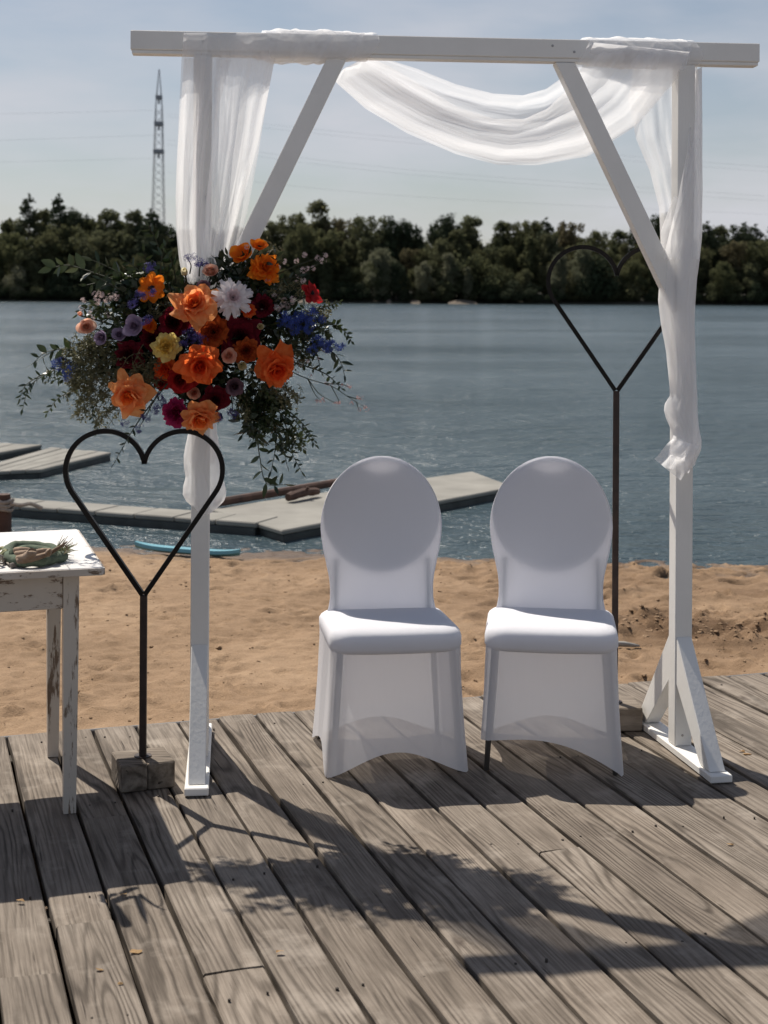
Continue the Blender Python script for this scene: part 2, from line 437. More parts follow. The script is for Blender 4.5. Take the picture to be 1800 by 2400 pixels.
MB().box(EDp(2.0, edge_d + .030, -.046), (7.2, .016, .07), Matrix.Rotation(a_, 3, 'Z'), .004).build('edge_strip', M['strip'], deck)

mb = MB(); rn = random.Random(14)
for d in (edge_d - .12, edge_d - .75, edge_d - 1.4, edge_d - 2.05, edge_d - 2.7, edge_d - 3.35):
    for k in range(len(gaps) - 1):
        for f in (.24, .76):
            if rn.random() < .4:
                p = EDp(lerp(gaps[k], gaps[k + 1], f + rn.uniform(-.06, .06)), d + rn.uniform(-.02, .02), .0); r = rn.uniform(.0022, .0038)
                mb.tube([p + Vector((0, 0, -.006)), p + Vector((0, 0, .0034))], [r, r], 8)
tag(mb.build('nail_heads', M['joist'], deck), kind='stuff')
# ---- beach
def shore_y(x): return 9.52 - .185 * x + .10 * sin(x * 1.3 + .5) + .04 * sin(x * 4.1)
rs = random.Random(3)
dents = []
for _ in range(1300):
    x = rs.uniform(-2.6, 3.2); y = rs.uniform(5.0, 9.3); dents.append((x, y, (rs.uniform(.04, .12) if rs.random() < .2 else rs.uniform(.012, .045)), rs.uniform(.006, .017) * (1.4 if x > .3 else .9), rs.uniform(0, pi), rs.uniform(1.2, 2.4)))
dcell = {}
for d in dents:
    for ix in range(int((d[0] - .5) * 2) - 1, int((d[0] + .5) * 2) + 2):
        for iy in range(int((d[1] - .5) * 2) - 1, int((d[1] + .5) * 2) + 2): dcell.setdefault((ix, iy), []).append(d)
def sand_z(x, y, fine=True):
    s = shore_y(x) - y
    z = WATER_Z + .0335 * s + (.012 * (1 - math.exp(-max(s, 0) * 3)) if s > 0 else 0)
    z -= max(0, -s - .6) * .12
    if not fine: return z
    z += .010 * noise.noise(Vector((x * 1.4, y * 1.4, 2))) + .009 * noise.noise(Vector((x * 4.2, y * 6.5, 5))) + .008 * noise.noise(Vector((x * 10, y * 15, 7))) + .0042 * noise.noise(Vector((x * 27, y * 36, 8)))
    # churned ridge on the right
    ry = 7.05 + .08 * sin(x * 2.1) - .14 * (x - 1.5)
    if x > .55:
        k = min(1, (x - .55) / .5) * math.exp(-((y - ry) / .28) ** 2)
        z += k * (.036 + .075 * noise.noise(Vector((x * 5, y * 7, 1))) + .04 * noise.noise(Vector((x * 13, y * 16, 3))))
        ry2 = 8.6 - .3 * x; k2 = math.exp(-((y - ry2) / .3) ** 2)
        z += k2 * (.01 + .02 * noise.noise(Vector((x * 6, y * 9, 4))))
    for (dx, dy, r, h, an, el) in dcell.get((int(x * 2), int(y * 2)), ()):
        px, py = x - dx, y - dy
        if abs(px) > .4 or abs(py) > .4: continue
        a = (px * cos(an) + py * sin(an)) / el; b = -px * sin(an) + py * cos(an)
        q = sqrt(a * a + b * b) / r
        if q < 2.2: z += -h * math.exp(-q * q * 1.6) + h * .7 * math.exp(-((q - 1.15) / .35) ** 2)
    return z
xs = []; x = -14.0
while x < 14.0:
    xs.append(x); x += .021 if -2.7 < x < 3.1 else .18
ys = []; y = -3.0
while y < 13.0:
    ys.append(y); y += .021 if 4.6 < y < 9.9 else .25
vs = []
for y in ys:
    for x in xs:
        z = sand_z(x, y, -2.8 < x < 3.2 and y > 4.4)
        du = Vector((x, y, 0)).dot(BD) - edge_d
        if du < .0: z = min(z, -.16 + max(-.3, du * 4))
        elif du < .35: z = min(z, -.055 + du * .02) if du > .02 else min(z, -.10)
        vs.append((x, y, z))
def moist(x, y):
    if x < .3: return max(0, .35 * noise.noise(Vector((x * 2.5, y * 5, 9))) - .1) if y > 5 else 0
    ry = 7.05 + .08 * sin(x * 2.1) - .14 * (x - 1.5)
    k = min(1, (x - .3) / .6) * math.exp(-((y - ry) / .42) ** 2) * .95 + .45 * min(1, (x - .3) / .6) * math.exp(-((y - 8.75 + .3 * x) / .35) ** 2) + .2
    return max(0, min(1, k * (.75 + 1.1 * noise.noise(Vector((x * 3.2, y * 7, 4))))))
beach = mesh('beach', vs, grid_faces(len(ys), len(xs)), M['sand'], smooth=True); tag(beach, kind='structure')
ma = beach.data.attributes.new('moist', 'FLOAT', 'POINT'); ma.data.foreach_set('value', [moist(v[0], v[1]) if -2.8 < v[0] < 3.4 and v[1] > 4.4 else 0.0 for v in vs])
# loose clods and bits of dirt on the sand (uncountable)
mb = MB(); rs = random.Random(8)
ico = bmesh.new(); bmesh.ops.create_icosphere(ico, subdivisions=1, radius=1); icov = [v.co.copy() for v in ico.verts]; icof = [[v.index for v in f.verts] for f in ico.faces]; ico.free()
def clod(c, r, flat=.6):
    q = Quaternion((rs.random(), rs.random(), rs.random(), rs.random())).normalized()
    mb.add([Vector(c) + Vector(((q @ v).x * r, (q @ v).y * r, (q @ v).z * r * flat)) * rs.uniform(.7, 1.25) for v in icov], icof)
for _ in range(3800):
    if rs.random() < .5:
        x = rs.uniform(.7, 2.7); y = 7.05 - .14 * (x - 1.5) + rs.gauss(0, .26)
    else: x = rs.uniform(-2.3, 2.6); y = rs.uniform(5.2, 9.4)
    if Vector((x, y, 0)).dot(BD) - edge_d < .12: continue
    r = abs(rs.gauss(0, .0042)) + .0018
    if rs.random() < .03 and x > .6: r += .008
    clod((x, y, sand_z(x, y)), min(r, .02), .5)
tag(mb.build('sand_clods', M['sand'], origin=(0, 7, -.1)), 'loose sand clods scattered over the beach', 'sand', kind='stuff')

# ---- lake and far shore
lake = mesh('lake', [(-900, 7.5, WATER_Z), (900, 7.5, WATER_Z), (900, 330, WATER_Z), (-900, 330, WATER_Z)], [(0, 1, 2, 3)], M['water']); tag(lake, kind='structure')
FAR = 296.0
vs = []; nx = 120
t = NT('forest_floor'); M['floor'] = t.done(t.pbr(t.ramp(t.noise(t.coord(), .25, 5), [(.3, (.02, .022, .014)), (.7, (.06, .055, .035))]), .95))
for (yy, zz) in ((0, -.8), (4, .15), (8, .9), (30, 2.0), (120, 3.0), (700, 4.0), (4500, 4.0)):
    for i in range(nx):
        x = lerp(-900, 900, i / (nx - 1)); vs.append((x * (1 + max(0, yy - 120) / 1200), FAR + yy + (3 * noise.noise(Vector((x * .03, 0, 0))) if yy < 10 else 0), zz + (.35 * noise.noise(Vector((x * .1, yy, 0))) if yy > 2 else 0)))
tag(mesh('far_bank', vs, grid_faces(7, nx), M['floor'], smooth=True), kind='structure')
# pale strips of bare bank at the waterline
M['bank'] = simple('bare_earth_bank', (.12, .095, .07), .95, .3, .6)
for (x0, x1) in ((1050, 1118), (700, 745), (905, 918), (962, 985)):
    mb = MB(); a, b = G(x0, 706, 0), G(x1, 706, 0); n = 14; vv = []
    ax, bx = (x0 - 900) * FAR / F, (x1 - 900) * FAR / F
    for i in range(n + 1):
        x = lerp(ax, bx, i / n); k = sin(pi * i / n) ** .5
        for (yy, zz) in ((-1.0, -.3), (.2, -.1 + .22 * k + .1 * noise.noise(Vector((x, 1, 1)))), (1.4, .05 + .55 * k + .2 * noise.noise(Vector((x * .7, 3, 1)))), (4.6, .3)): vv.append((x, FAR - 1.0 + yy, zz))
    o = mesh('bank', vv, grid_faces(n + 1, 4), M['bank']); tag(o, kind='structure')

# ================================================================ FAR TREES
def leaf_cloud(centres, n, size, seed, squash=1.0, droop=0.0):
    """many small leaf-clump faces spread through a crown made of overlapping lobes"""
    r = random.Random(seed); vs, fs = [], []
    tot = sum(c[3] ** 2 for c in centres)
    for (cx, cy, cz, cr) in centres:
        m = int(n * cr ** 2 / tot)
        for _ in range(m):
            d = Vector((r.gauss(0, 1), r.gauss(0, 1), r.gauss(0, 1))).normalized()
            rad = cr * (r.random() ** .42) * (1.0 if r.random() > .12 else r.uniform(1.05, 1.35)) * (1 + .22 * noise.noise(d * 2.3 + Vector((cx, cy, cz))))
            p = Vector((cx, cy, cz)) + Vector((d.x * rad, d.y * rad, d.z * rad * squash))
            if droop: p.z -= droop * (rad / cr) ** 2 * r.random()
            nrm = (d + Vector((r.gauss(0, .6), r.gauss(0, .6), r.gauss(0, .6) + .35))).normalized()
            a = nrm.orthogonal().normalized(); a = Quaternion(nrm, r.uniform(0, 2 * pi)) @ a; b = nrm.cross(a)
            s = size * r.uniform(.55, 1.4); l = s * r.uniform(1.0, 1.7)
            if droop: b = (b * .4 + Vector((0, 0, -1))).normalized()
            k = len(vs); vs += [p - a * s * .5, p + b * l * .5 - a * s * .1, p + a * s * .5, p - b * l * .5 + a * s * .15]; fs.append((k, k + 1, k + 2, k + 3))
    return vs, fs
def trunk_mesh(h, r0, seed, limbs):
    r = random.Random(seed); mb = MB()
    pts = [Vector((r.uniform(-.15, .15) * i * .4, r.uniform(-.15, .15) * i * .4, h * i / 5)) for i in range(6)]
    mb.tube(pts, [r0 * (1 - .16 * i) for i in range(6)], 7)
    for (cx, cy, cz, cr) in limbs:
        z0 = min(h * .95, max(h * .3, cz - cr * 1.1 - .8)); k = z0 / h * 5; p0 = pts[min(int(k), 4)].lerp(pts[min(int(k) + 1, 5)], k - int(k))
        e = Vector((cx, cy, cz)); mid = p0.lerp(e, .5) + Vector((0, 0, -.3))
        mb.tube([p0, mid, e], [r0 * .42, r0 * .28, r0 * .1], 5)
    return mb
def crown_lobes(kind, seed):
    r = random.Random(seed); L = []
    if kind == 'round':
        for _ in range(46):
            a = r.uniform(0, 2 * pi); z = r.uniform(.14, .93); w = .30 * sin(pi * min(1, max(.12, (z - .02) / .99))) ** .6
            q = r.random() ** .4; L.append((cos(a) * w * q, sin(a) * w * q, z, r.uniform(.04, .105)))
        L.append((0, 0, .5, .22)); L.append((0, 0, .7, .17)); L.append((0, 0, .32, .2))
    elif kind == 'tall':
        for _ in range(36):
            a = r.uniform(0, 2 * pi); z = r.uniform(.12, .93); w = .2 * (1.12 - z * .8) * r.random() ** .4
            L.append((cos(a) * w, sin(a) * w, z, r.uniform(.035, .085)))
        L.append((0, 0, .5, .14)); L.append((0, 0, .72, .11)); L.append((0, 0, .93, .05))
    elif kind == 'conifer':
        z = .2
        while z < .96:
            w = .19 * (1.02 - z) ** .8
            for k in range(5):
                a = r.uniform(0, 2 * pi); L.append((cos(a) * w, sin(a) * w, z + r.uniform(-.02, .02), .028 + w * .42))
            z += .065
        L.append((0, 0, .975, .022))
    elif kind == 'pine':
        for _ in range(22):
            a = r.uniform(0, 2 * pi); z = r.uniform(.25, .95); w = .25 * (1.12 - z)
            L.append((cos(a) * w, sin(a) * w, z, r.uniform(.05, .085)))
        L.append((0, 0, .95, .04)); L.append((0, 0, .8, .08)); L.append((0, 0, .55, .13))
    elif kind == 'willow':
        for _ in range(34):
            a = r.uniform(0, 2 * pi); z = r.uniform(.18, .9); w = .3 * sin(pi * min(1, max(.2, z))) * r.random() ** .4
            L.append((cos(a) * w, sin(a) * w, z, r.uniform(.06, .12)))
        L.append((0, 0, .5, .22)); L.append((0, 0, .84, .12))
    elif kind == 'bush':
        for _ in range(12):
            a = r.uniform(0, 2 * pi); z = r.uniform(.15, .75); w = .45 * r.uniform(.2, 1)
            L.append((cos(a) * w, sin(a) * w, z, r.uniform(.17, .27)))
    return L
M['leaf_round'] = leaf_mat('broadleaf_foliage', (.054, .066, .038), (.118, .124, .070), .38, .9, .25, .08)
M['leaf_olive'] = leaf_mat('olive_autumn_foliage', (.060, .070, .038), (.122, .124, .066), .38, .9, .25, .08)
M['leaf_brown'] = leaf_mat('russet_foliage', (.068, .066, .040), (.122, .108, .064), .38, .9, .25, .08)
M['leaf_dark'] = leaf_mat('dark_conifer_foliage', (.030, .042, .027), (.062, .076, .044), .12, .9, .25, .08)
M['leaf_pale'] = leaf_mat('silvery_willow_foliage', (.085, .095, .060), (.19, .195, .135), .38, .9, .25, .08)
PROTO = {}
for i, (kind, ms, n, sz, sq, dr) in enumerate((('round', ('leaf_round', 'leaf_olive', 'leaf_brown'), 7500, .024, .95, 0), ('round', ('leaf_round', 'leaf_olive', 'leaf_dark'), 7500, .024, .9, 0), ('tall', ('leaf_round', 'leaf_olive', 'leaf_pale'), 5500, .022, 1.15, 0),
        ('conifer', ('leaf_dark',), 5200, .02, .8, 0), ('pine', ('leaf_dark', 'leaf_round'), 4600, .022, .7, 0), ('willow', ('leaf_pale', 'leaf_olive', 'leaf_round'), 7000, .022, 1.05, .09), ('bush', ('leaf_round', 'leaf_dark', 'leaf_olive', 'leaf_pale'), 4200, .036, .8, 0))):
    lob = crown_lobes(kind, 40 + i); S = 10.0
    lob = [tuple(q * S for q in l) for l in lob]
    vs, fs = leaf_cloud(lob, n, sz * S, 70 + i, sq, dr * S)
    tb = trunk_mesh(S * (.9 if kind in ('conifer', 'pine', 'tall') else .6 if kind != 'bush' else .4), .22 if kind != 'bush' else .12, i, lob[:7])
    for mk in ms:
        cm = bpy.data.meshes.new('crown'); cm.from_pydata([tuple(v) for v in vs], [], fs); cm.update(); cm.materials.append(M[mk])
        tm = bpy.data.meshes.new('trunk'); tm.from_pydata([tuple(v) for v in tb.v], [], tb.f); tm.update(); tm.materials.append(M['bark'])
        PROTO.setdefault(kind, []).append((mk, cm, tm))
skyline = [(0, 500), (0, 470), (60, 422), (95, 450), (125, 422), (165, 452), (230, 450), (265, 462), (300, 450), (330, 455), (365, 482), (430, 490), (520, 486), (575, 470), (640, 450), (690, 430), (740, 462), (800, 458), (845, 468), (880, 474), (915, 492), (958, 463), (1015, 463), (1055, 488), (1090, 472), (1125, 470), (1180, 472), (1230, 472), (1290, 492), (1340, 496), (1380, 484), (1420, 462), (1450, 475), (1530, 480), (1600, 484), (1660, 486), (1760, 480)]
rt = random.Random(21); TREES = []
def zone(u):
    for lim, s in ((330, 'left of the lattice mast'), (600, 'behind the flowers and hanging drape'), (900, 'right of the left brace'), (1300, 'behind the swag middle'), (1560, 'behind the second heart'), (9999, 'right of the draped post')):
        if u < lim: return s
def put(kind, mk, u, Y, h, sw=1.0):
    if mk is None: pr = rt.choice(PROTO[kind])
    else: pr = next(p for p in PROTO[kind] if p[0] == mk)
    TREES.append((u, Y, h, kind, pr, sw))
def top_h(vx, vy, Y): return W(vx, vy, Y).z
# skyline row: one tree per peak of the photographed outline
peaks = [(-40, 470, 'conifer', 'leaf_dark', 1), (12, 474, 'tall', 'leaf_round', 1), (60, 418, 'conifer', 'leaf_dark', .95), (96, 448, 'tall', 'leaf_olive', 1), (126, 418, 'conifer', 'leaf_dark', .95), (165, 450, 'round', 'leaf_dark', .8), (200, 462, 'round', 'leaf_olive', 1), (230, 448, 'tall', 'leaf_round', 1.2), (262, 465, 'round', 'leaf_round', .9), (293, 450, 'tall', 'leaf_round', 1.1), (325, 450, 'conifer', 'leaf_dark', 1.35), (362, 480, 'round', 'leaf_dark', .8),
    (410, 486, 'round', None, 1), (455, 490, 'tall', None, 1.1), (505, 488, 'round', None, 1), (552, 482, 'tall', 'leaf_round', 1), (590, 468, 'round', 'leaf_round', .8), (635, 450, 'round', 'leaf_olive', .8), (690, 428, 'tall', 'leaf_olive', 1.05), (738, 462, 'round', 'leaf_brown', .8), (795, 456, 'round', 'leaf_round', .95), (842, 468, 'round', 'leaf_dark', .7), (882, 474, 'round', 'leaf_dark', .75), (958, 461, 'round', 'leaf_dark', .8), (1012, 463, 'tall', 'leaf_round', 1.35),
    (1082, 474, 'tall', 'leaf_round', 1.2), (1122, 468, 'round', 'leaf_olive', .8), (1155, 474, 'tall', 'leaf_olive', .9), (1180, 470, 'conifer', 'leaf_dark', 1.1), (1228, 470, 'round', 'leaf_brown', .8), (1290, 490, 'round', 'leaf_olive', .8), (1335, 494, 'tall', 'leaf_round', 1.2), (1372, 482, 'conifer', 'leaf_dark', 1.2), (1418, 460, 'round', 'leaf_dark', .85), (1470, 470, 'conifer', 'leaf_dark', 1.2), (1528, 478, 'conifer', 'leaf_dark', 1.3), (1555, 484, 'tall', 'leaf_dark' if False else 'leaf_round', 1.3), (1592, 482, 'round', 'leaf_dark', .9), (1632, 484, 'conifer', 'leaf_dark', 1.3), (1680, 484, 'round', None, 1), (1730, 480, 'tall', None, 1)]
for (vx, vy, kind, mk, sw) in peaks:
    Y = FAR + rt.uniform(16, 26); put(kind, mk, vx / .9217, Y, top_h(vx, vy, Y) - .8, sw)
# a fill row behind the skyline
vx = -60
while vx < 1740:
    base = interp(sorted([(a, b) for a, b in skyline[1:]]), vx)[0]; Y = FAR + rt.uniform(27, 33); yy = lerp(base, 655, rt.uniform(.08, .2)); kind = rt.choice(['round', 'tall', 'round', 'conifer'])
    put(kind, rt.choice([p[0] for p in PROTO[kind] if p[0] not in ('leaf_pale', 'leaf_brown')]), vx / .9217, Y, top_h(vx, yy, Y) - .8, rt.uniform(1.0, 1.3)); vx += rt.uniform(38, 56)
# two shorter rows in front, down to the bank
vx = -60
while vx < 1740:
    base = interp(sorted([(a, b) for a, b in skyline[1:]]), vx)[0]; Y = FAR + rt.uniform(9, 15)
    yy = lerp(base, 655, rt.uniform(.16, .34)); kind = rt.choice(['round', 'round', 'tall', 'willow', 'round'])
    put(kind, rt.choice([p[0] for p in PROTO[kind] if p[0] not in ('leaf_pale',)]), vx / .9217, Y, top_h(vx, yy, Y) - .6, rt.uniform(.95, 1.2)); vx += rt.uniform(30, 48)
vx = -50
while vx < 1730:
    Y = FAR + rt.uniform(5, 8); yy = lerp(470, 655, rt.uniform(.42, .62)); kind = rt.choice(['willow', 'round', 'bush', 'willow', 'tall'])
    put(kind, rt.choice([p[0] for p in PROTO[kind] if p[0] != 'leaf_pale']), vx / .9217, Y, top_h(vx, yy, Y) - .3, rt.uniform(.9, 1.25)); vx += rt.uniform(36, 60)
for (vx, vy, kind, mk, sw) in ((822, 530, 'willow', 'leaf_pale', 1.1), (915, 560, 'willow', 'leaf_pale', .8), (970, 545, 'tall', 'leaf_pale', 1.2), (1010, 575, 'tall', 'leaf_pale', 1.0), (1210, 540, 'willow', 'leaf_pale', .8), (1260, 525, 'willow', 'leaf_pale', .8), (40, 575, 'bush', 'leaf_pale', .8), (560, 560, 'willow', 'leaf_olive', .9), (1560, 560, 'willow', 'leaf_olive', 1)):
    Y = FAR + rt.uniform(4, 6); put(kind, mk, vx / .9217, Y, top_h(vx, vy, Y) - .3, sw)
vx = -40
while vx < 1720:
    Y = FAR + rt.uniform(3.5, 5); put('bush', rt.choice(['leaf_dark', 'leaf_dark', 'leaf_round']), vx / .9217, Y, rt.uniform(2.2, 4.5), rt.uniform(1.0, 1.5)); vx += rt.uniform(34, 58)
LOOK = {'round': 'round-crowned', 'tall': 'tall narrow', 'conifer': 'pointed conifer', 'pine': 'flat-topped pine', 'willow': 'drooping willow-like', 'bush': 'low bushy'}
TONE = {'leaf_round': 'green', 'leaf_olive': 'olive', 'leaf_brown': 'russet', 'leaf_dark': 'dark', 'leaf_pale': 'pale silvery'}
ORD = ['first', 'second', 'third', 'fourth', 'fifth', 'sixth', 'seventh', 'eighth', 'ninth', 'tenth', 'eleventh', 'twelfth', 'thirteenth', 'fourteenth', 'fifteenth', 'sixteenth', 'seventeenth', 'eighteenth', 'nineteenth', 'twentieth', 'twenty-first', 'twenty-second', 'twenty-third', 'twenty-fourth', 'twenty-fifth', 'twenty-sixth', 'twenty-seventh', 'twenty-eighth', 'twenty-ninth', 'thirtieth'] + ['thirty-' + q for q in ('first', 'second', 'third', 'fourth', 'fifth', 'sixth', 'seventh', 'eighth', 'ninth')]
cnt = {}
TREES.sort(key=lambda q: q[0])
for (u, Y, h, kind, pr, sw) in TREES:
    k = (kind, pr[0]); cnt[k] = cnt.get(k, 0) + 1
for (u, Y, h, kind, pr, sw) in TREES:
    k = (kind, pr[0]); i = cnt.get(('i',) + k, 0); cnt[('i',) + k] = i + 1
    x = (u - U0) * Y / F; z0 = .3 if Y < FAR + 7 else .8
    nm = {'bush': 'shrub', 'conifer': 'conifer_tree', 'pine': 'pine_tree', 'willow': 'willow_tree'}.get(kind, 'broadleaf_tree')
    r = empty(nm, (x, Y, z0), rz=rt.uniform(0, 2 * pi)); s = h / (9.9 if kind != 'bush' else 9.0); r.scale = (s * sw, s * sw, s)
    noun = {'bush': 'shrub', 'conifer': 'tree', 'pine': 'tree', 'willow': 'tree'}.get(kind, 'tree')
    tag(r, f"{TONE[pr[0]]} {LOOK[kind]} {noun} on the far shore, {ORD[i]} of its kind from the left", 'shrub' if kind == 'bush' else 'tree', 'trees along the far shore')
    link('crown', pr[1], None, r); link('trunk', pr[2], None, r)

# ---- lattice mast and cables far beyond the trees
MY = 430.0
mx0 = W(341, 655, MY); mtop = W(341, 150, MY).z
mast = empty('lattice_mast', (mx0.x, MY, 3.0)); tag(mast, 'slim grey lattice mast with three platforms rising behind the trees', 'mast')
def mast_w(z):
    k = (z - 3) / (mtop - 3); return lerp(2.15, .95, k / .82) if k < .82 else lerp(.95, .06, (k - .82) / .18)
for sx, sy in ((-1, -1), (1, -1), (1, 1), (-1, 1)):
    mb = MB(); pts = [Vector((mx0.x + sx * mast_w(z), MY + sy * mast_w(z), z)) for z in [lerp(3, mtop, i / 12) for i in range(13)]]
    mb.tube(pts, .10, 5); mb.build('leg', M['mast'], mast)
mb = MB(); n = 24; zs = [lerp(3, lerp(3, mtop, .82), i / n) for i in range(n + 1)]
for i in range(n):
    a, b = mast_w(zs[i]), mast_w(zs[i + 1])
    for (p, q) in (((-1, -1), (1, -1)), ((1, -1), (1, 1)), ((1, 1), (-1, 1)), ((-1, 1), (-1, -1))):
        A = lambda s, w, z: Vector((mx0.x + s[0] * w, MY + s[1] * w, z))
        mb.tube([A(p, a, zs[i]), A(q, b, zs[i + 1])], .05, 4, False); mb.tube([A(q, a, zs[i]), A(p, b, zs[i + 1])], .05, 4, False)
tag(mb.build('lattice_bracing', M['mast'], mast), kind='stuff')
for vy in (214, 271, 331):
    z = W(341, vy, MY).z; w = mast_w(z) + .12
    mb = MB(); mb.box((mx0.x, MY, z), (2 * w, 2 * w, .25), None, .02)
    for s in (-1, 1):
        mb.box((mx0.x + s * w, MY, z + .6), (.1, 2 * w, .9), None, .02); mb.box((mx0.x, MY + s * w, z + .6), (2 * w, .1, .9), None, .02)
    mb.box((mx0.x, MY, z - .7), (.5, .5, 1.4), None, .05); mb.box((mx0.x, MY, z + .4), (1.0, 1.0, .8), None, .05); mb.build('platform', M['mast'], mast)
M['cable'] = simple('cable_metal', (.38, .39, .42), .5, .1)
for lab, pts in (('uppermost cable of the power line right of the mast', ((360, 245), (900, 300), (1800, 372))), ('second cable from the top, right of the mast', ((360, 252), (900, 310), (1800, 382))),
                 ('third cable from the top, right of the mast', ((360, 302), (900, 368), (1800, 434))), ('fourth cable from the top, right of the mast', ((360, 312), (900, 378), (1800, 444))), ('lowest cable of the power line right of the mast', ((360, 372), (900, 425), (1800, 470))),
                 ('uppermost cable running off left of the mast', ((330, 238), (100, 244), (-300, 250))), ('middle cable running off left of the mast', ((330, 292), (100, 300), (-300, 312))), ('lowest cable running off left of the mast', ((330, 342), (100, 348), (-300, 356)))):
    pp = catmull([W(a, b, MY) for a, b in pts], 24)
    o = MB().tube(pp, .021, 4).build('power_cable', M['cable'], origin=pp[0]); tag(o, 'thin ' + lab, 'cable', 'overhead power cables')

# ================================================================ DOCKS
DZ = -.125
def slab(mb, pts, z1, z0):
    n = len(pts); vs = [Vector((p.x, p.y, z1)) for p in pts] + [Vector((p.x, p.y, z0)) for p in pts]
    fs = [tuple(range(n)), tuple(reversed(range(n, 2 * n)))] + [(i, i + n, (i + 1) % n + n, (i + 1) % n) for i in range(n)]
    bm = bmesh.new(); bv = [bm.verts.new(v) for v in vs]
    for f in fs: bm.faces.new([bv[i] for i in f])
    bmesh.ops.recalc_face_normals(bm, faces=bm.faces); bmesh.ops.bevel(bm, geom=list(bm.edges), offset=.008, segments=1, affect='EDGES'); bm.verts.index_update()
    mb.add([v.co for v in bm.verts], [[v.index for v in f.verts] for f in bm.faces]); bm.free(); return mb
def dock(name, label, cat, corners, panels, z=DZ, floats=True):
    """corners: near-left, near-right, far-right, far-left on the deck surface"""
    c = [Vector((p.x, p.y, 0)) for p in corners]; cen = sum(c, Vector()) / 4; r = empty(name, (cen.x, cen.y, WATER_Z)); tag(r, label, cat)
    nu, nv = panels; g = .004
    for i in range(nu):
        for j in range(nv):
            def q(a, b): return c[0].lerp(c[1], a).lerp(c[3].lerp(c[2], a), b)
            L = (c[1] - c[0]).length; Dp = (c[3] - c[0]).length
            a0, a1, b0, b1 = i / nu + g / L, (i + 1) / nu - g / L, j / nv + g / Dp, (j + 1) / nv - g / Dp
            slab(MB(), [q(a0, b0), q(a1, b0), q(a1, b1), q(a0, b1)], z + random.uniform(-.003, .003), z - .035).build('plank' if nv > 3 or nu > 3 else 'panel', M['dock'], r)
    s = [cen + (p - cen) * .985 for p in c]
    slab(MB(), s, z - .036, WATER_Z - .12).build('float_hull', M['dock_side'], r)
    return r
big = [G(497, 1222, DZ), G(661, 1243, DZ), G(1205, 1130, DZ), G(1105, 1106, DZ)]
# big pontoon, two rows of deck panels
pn, pr_, pf = G(661, 1243, DZ), G(1205, 1140, DZ), G(1107, 1104, DZ)
pl = G(490, 1192, DZ)
dock('floating_pontoon', 'large pale grey floating pontoon in the water behind the chairs', 'dock', [pl, pn, pr_, pf], (1, 2))
ga, gb = G(-40, 1180, DZ), pn + (pl - pn) * .30 + (pn - pr_).normalized() * .02
gd = (gb - ga).normalized(); gs = Vector((-gd.y, gd.x, 0)) * .34
dock('gangway', 'long narrow grey gangway leading to the floating pontoon', 'walkway', [ga, gb, gb + gs, ga + gs], (7, 1), DZ + .004)
for nm, lab, cc, pn_ in (('swimming_float', 'weathered wooden swimming float running out behind the heart hoop', [(-90, 1108), (95, 1100), (262, 1060), (120, 1048)], (5, 1)),
                    ('swimming_float', 'small far wooden float at the left picture edge', [(-120, 1068), (0, 1060), (100, 1042), (-30, 1036)], (4, 1))):
    dock(nm, lab, 'dock', [G(u, v, -.13) for u, v in cc], pn_, -.13)
# rusty boom along the back edge of the pontoon, with a short log
a, b = G(505, 1180, DZ + .03), G(800, 1130, DZ + .03)
o = MB().bar(a + Vector((0, 0, .004)), b + Vector((0, 0, .004)), .06, .06, (0, 0, 1), .015).build('timber_boom', M['rust'], origin=a); tag(o, 'long rust-brown timber boom along the back edge of the pontoon', 'beam')
mb = MB(); a, b = G(675, 1166, DZ + .04), G(745, 1152, DZ + .04); mb.tube(catmull([a, a.lerp(b, .5) + Vector((0, 0, .015)), b], 6), [.03, .038, .035, .038, .03, .034, .025], 8)
mb.tube([a.lerp(b, .5), a.lerp(b, .6) + Vector((.02, -.05, .06))], [.018, .012], 6)
o = mb.build('log', M['rust'], origin=a); tag(o, 'short dark log lying on the pontoon left of the first chair', 'log')
# turquoise board at the waterline
a, b = G(318, 1283, -.16), G(562, 1302, -.17); d = (b - a); n = Vector((-d.y, d.x, 0)).normalized()
vs = []; NB = 18
for i in range(NB + 1):
    t_ = i / NB; w = .045 * (max(0.0, sin(pi * min(1, t_ * .96 + .02)))) ** .35; p = a.lerp(b, t_)
    up = .02 * (2 * t_ - 1) ** 4
    vs += [p + n * w + Vector((0, 0, up + .0)), p + n * w * .8 + Vector((0, 0, up + .02)), p - n * w * .8 + Vector((0, 0, up + .02)), p - n * w + Vector((0, 0, up)), p + Vector((0, 0, up - .02))]
o = soft(mesh('surfboard', vs, grid_faces(NB + 1, 5, True) + [tuple(range(5)), tuple(reversed(range(NB * 5, NB * 5 + 5)))], M['cyan'], origin=a)); tag(o, 'slim turquoise board lying at the waterline behind the left post', 'board')
# mooring post with rope
p = G(6, 1262, -.2); post = empty('mooring_post', p); tag(post, 'dark brown mooring post wrapped with rope beside the table', 'post')
mb = MB(); mb.tube([p + Vector((0, 0, z)) for z in (-.2, .0, .12, .24, .30)], [.062, .06, .06, .058, .05], 12); soft(mb.build('pile', M['rust'], post))
mb = MB()
for k in range(3):
    mb.tube([p + Vector((.067 * cos(q), .067 * sin(q), .2 + .028 * k + .006 * sin(3 * q + k))) for q in [2 * pi * i / 20 for i in range(21)]], .013, 6)
mb.tube(catmull([p + Vector((.06, -.03, .24)), p + Vector((.13, -.03, .23)), p + Vector((.19, 0, .235)), p + Vector((.26, .03, .2))], 14), .014, 6)
M['rope'] = simple('old_rope', (.33, .29, .25), .95, .3, 60, 0, .6)
soft(mb.build('rope', M['rope'], post))
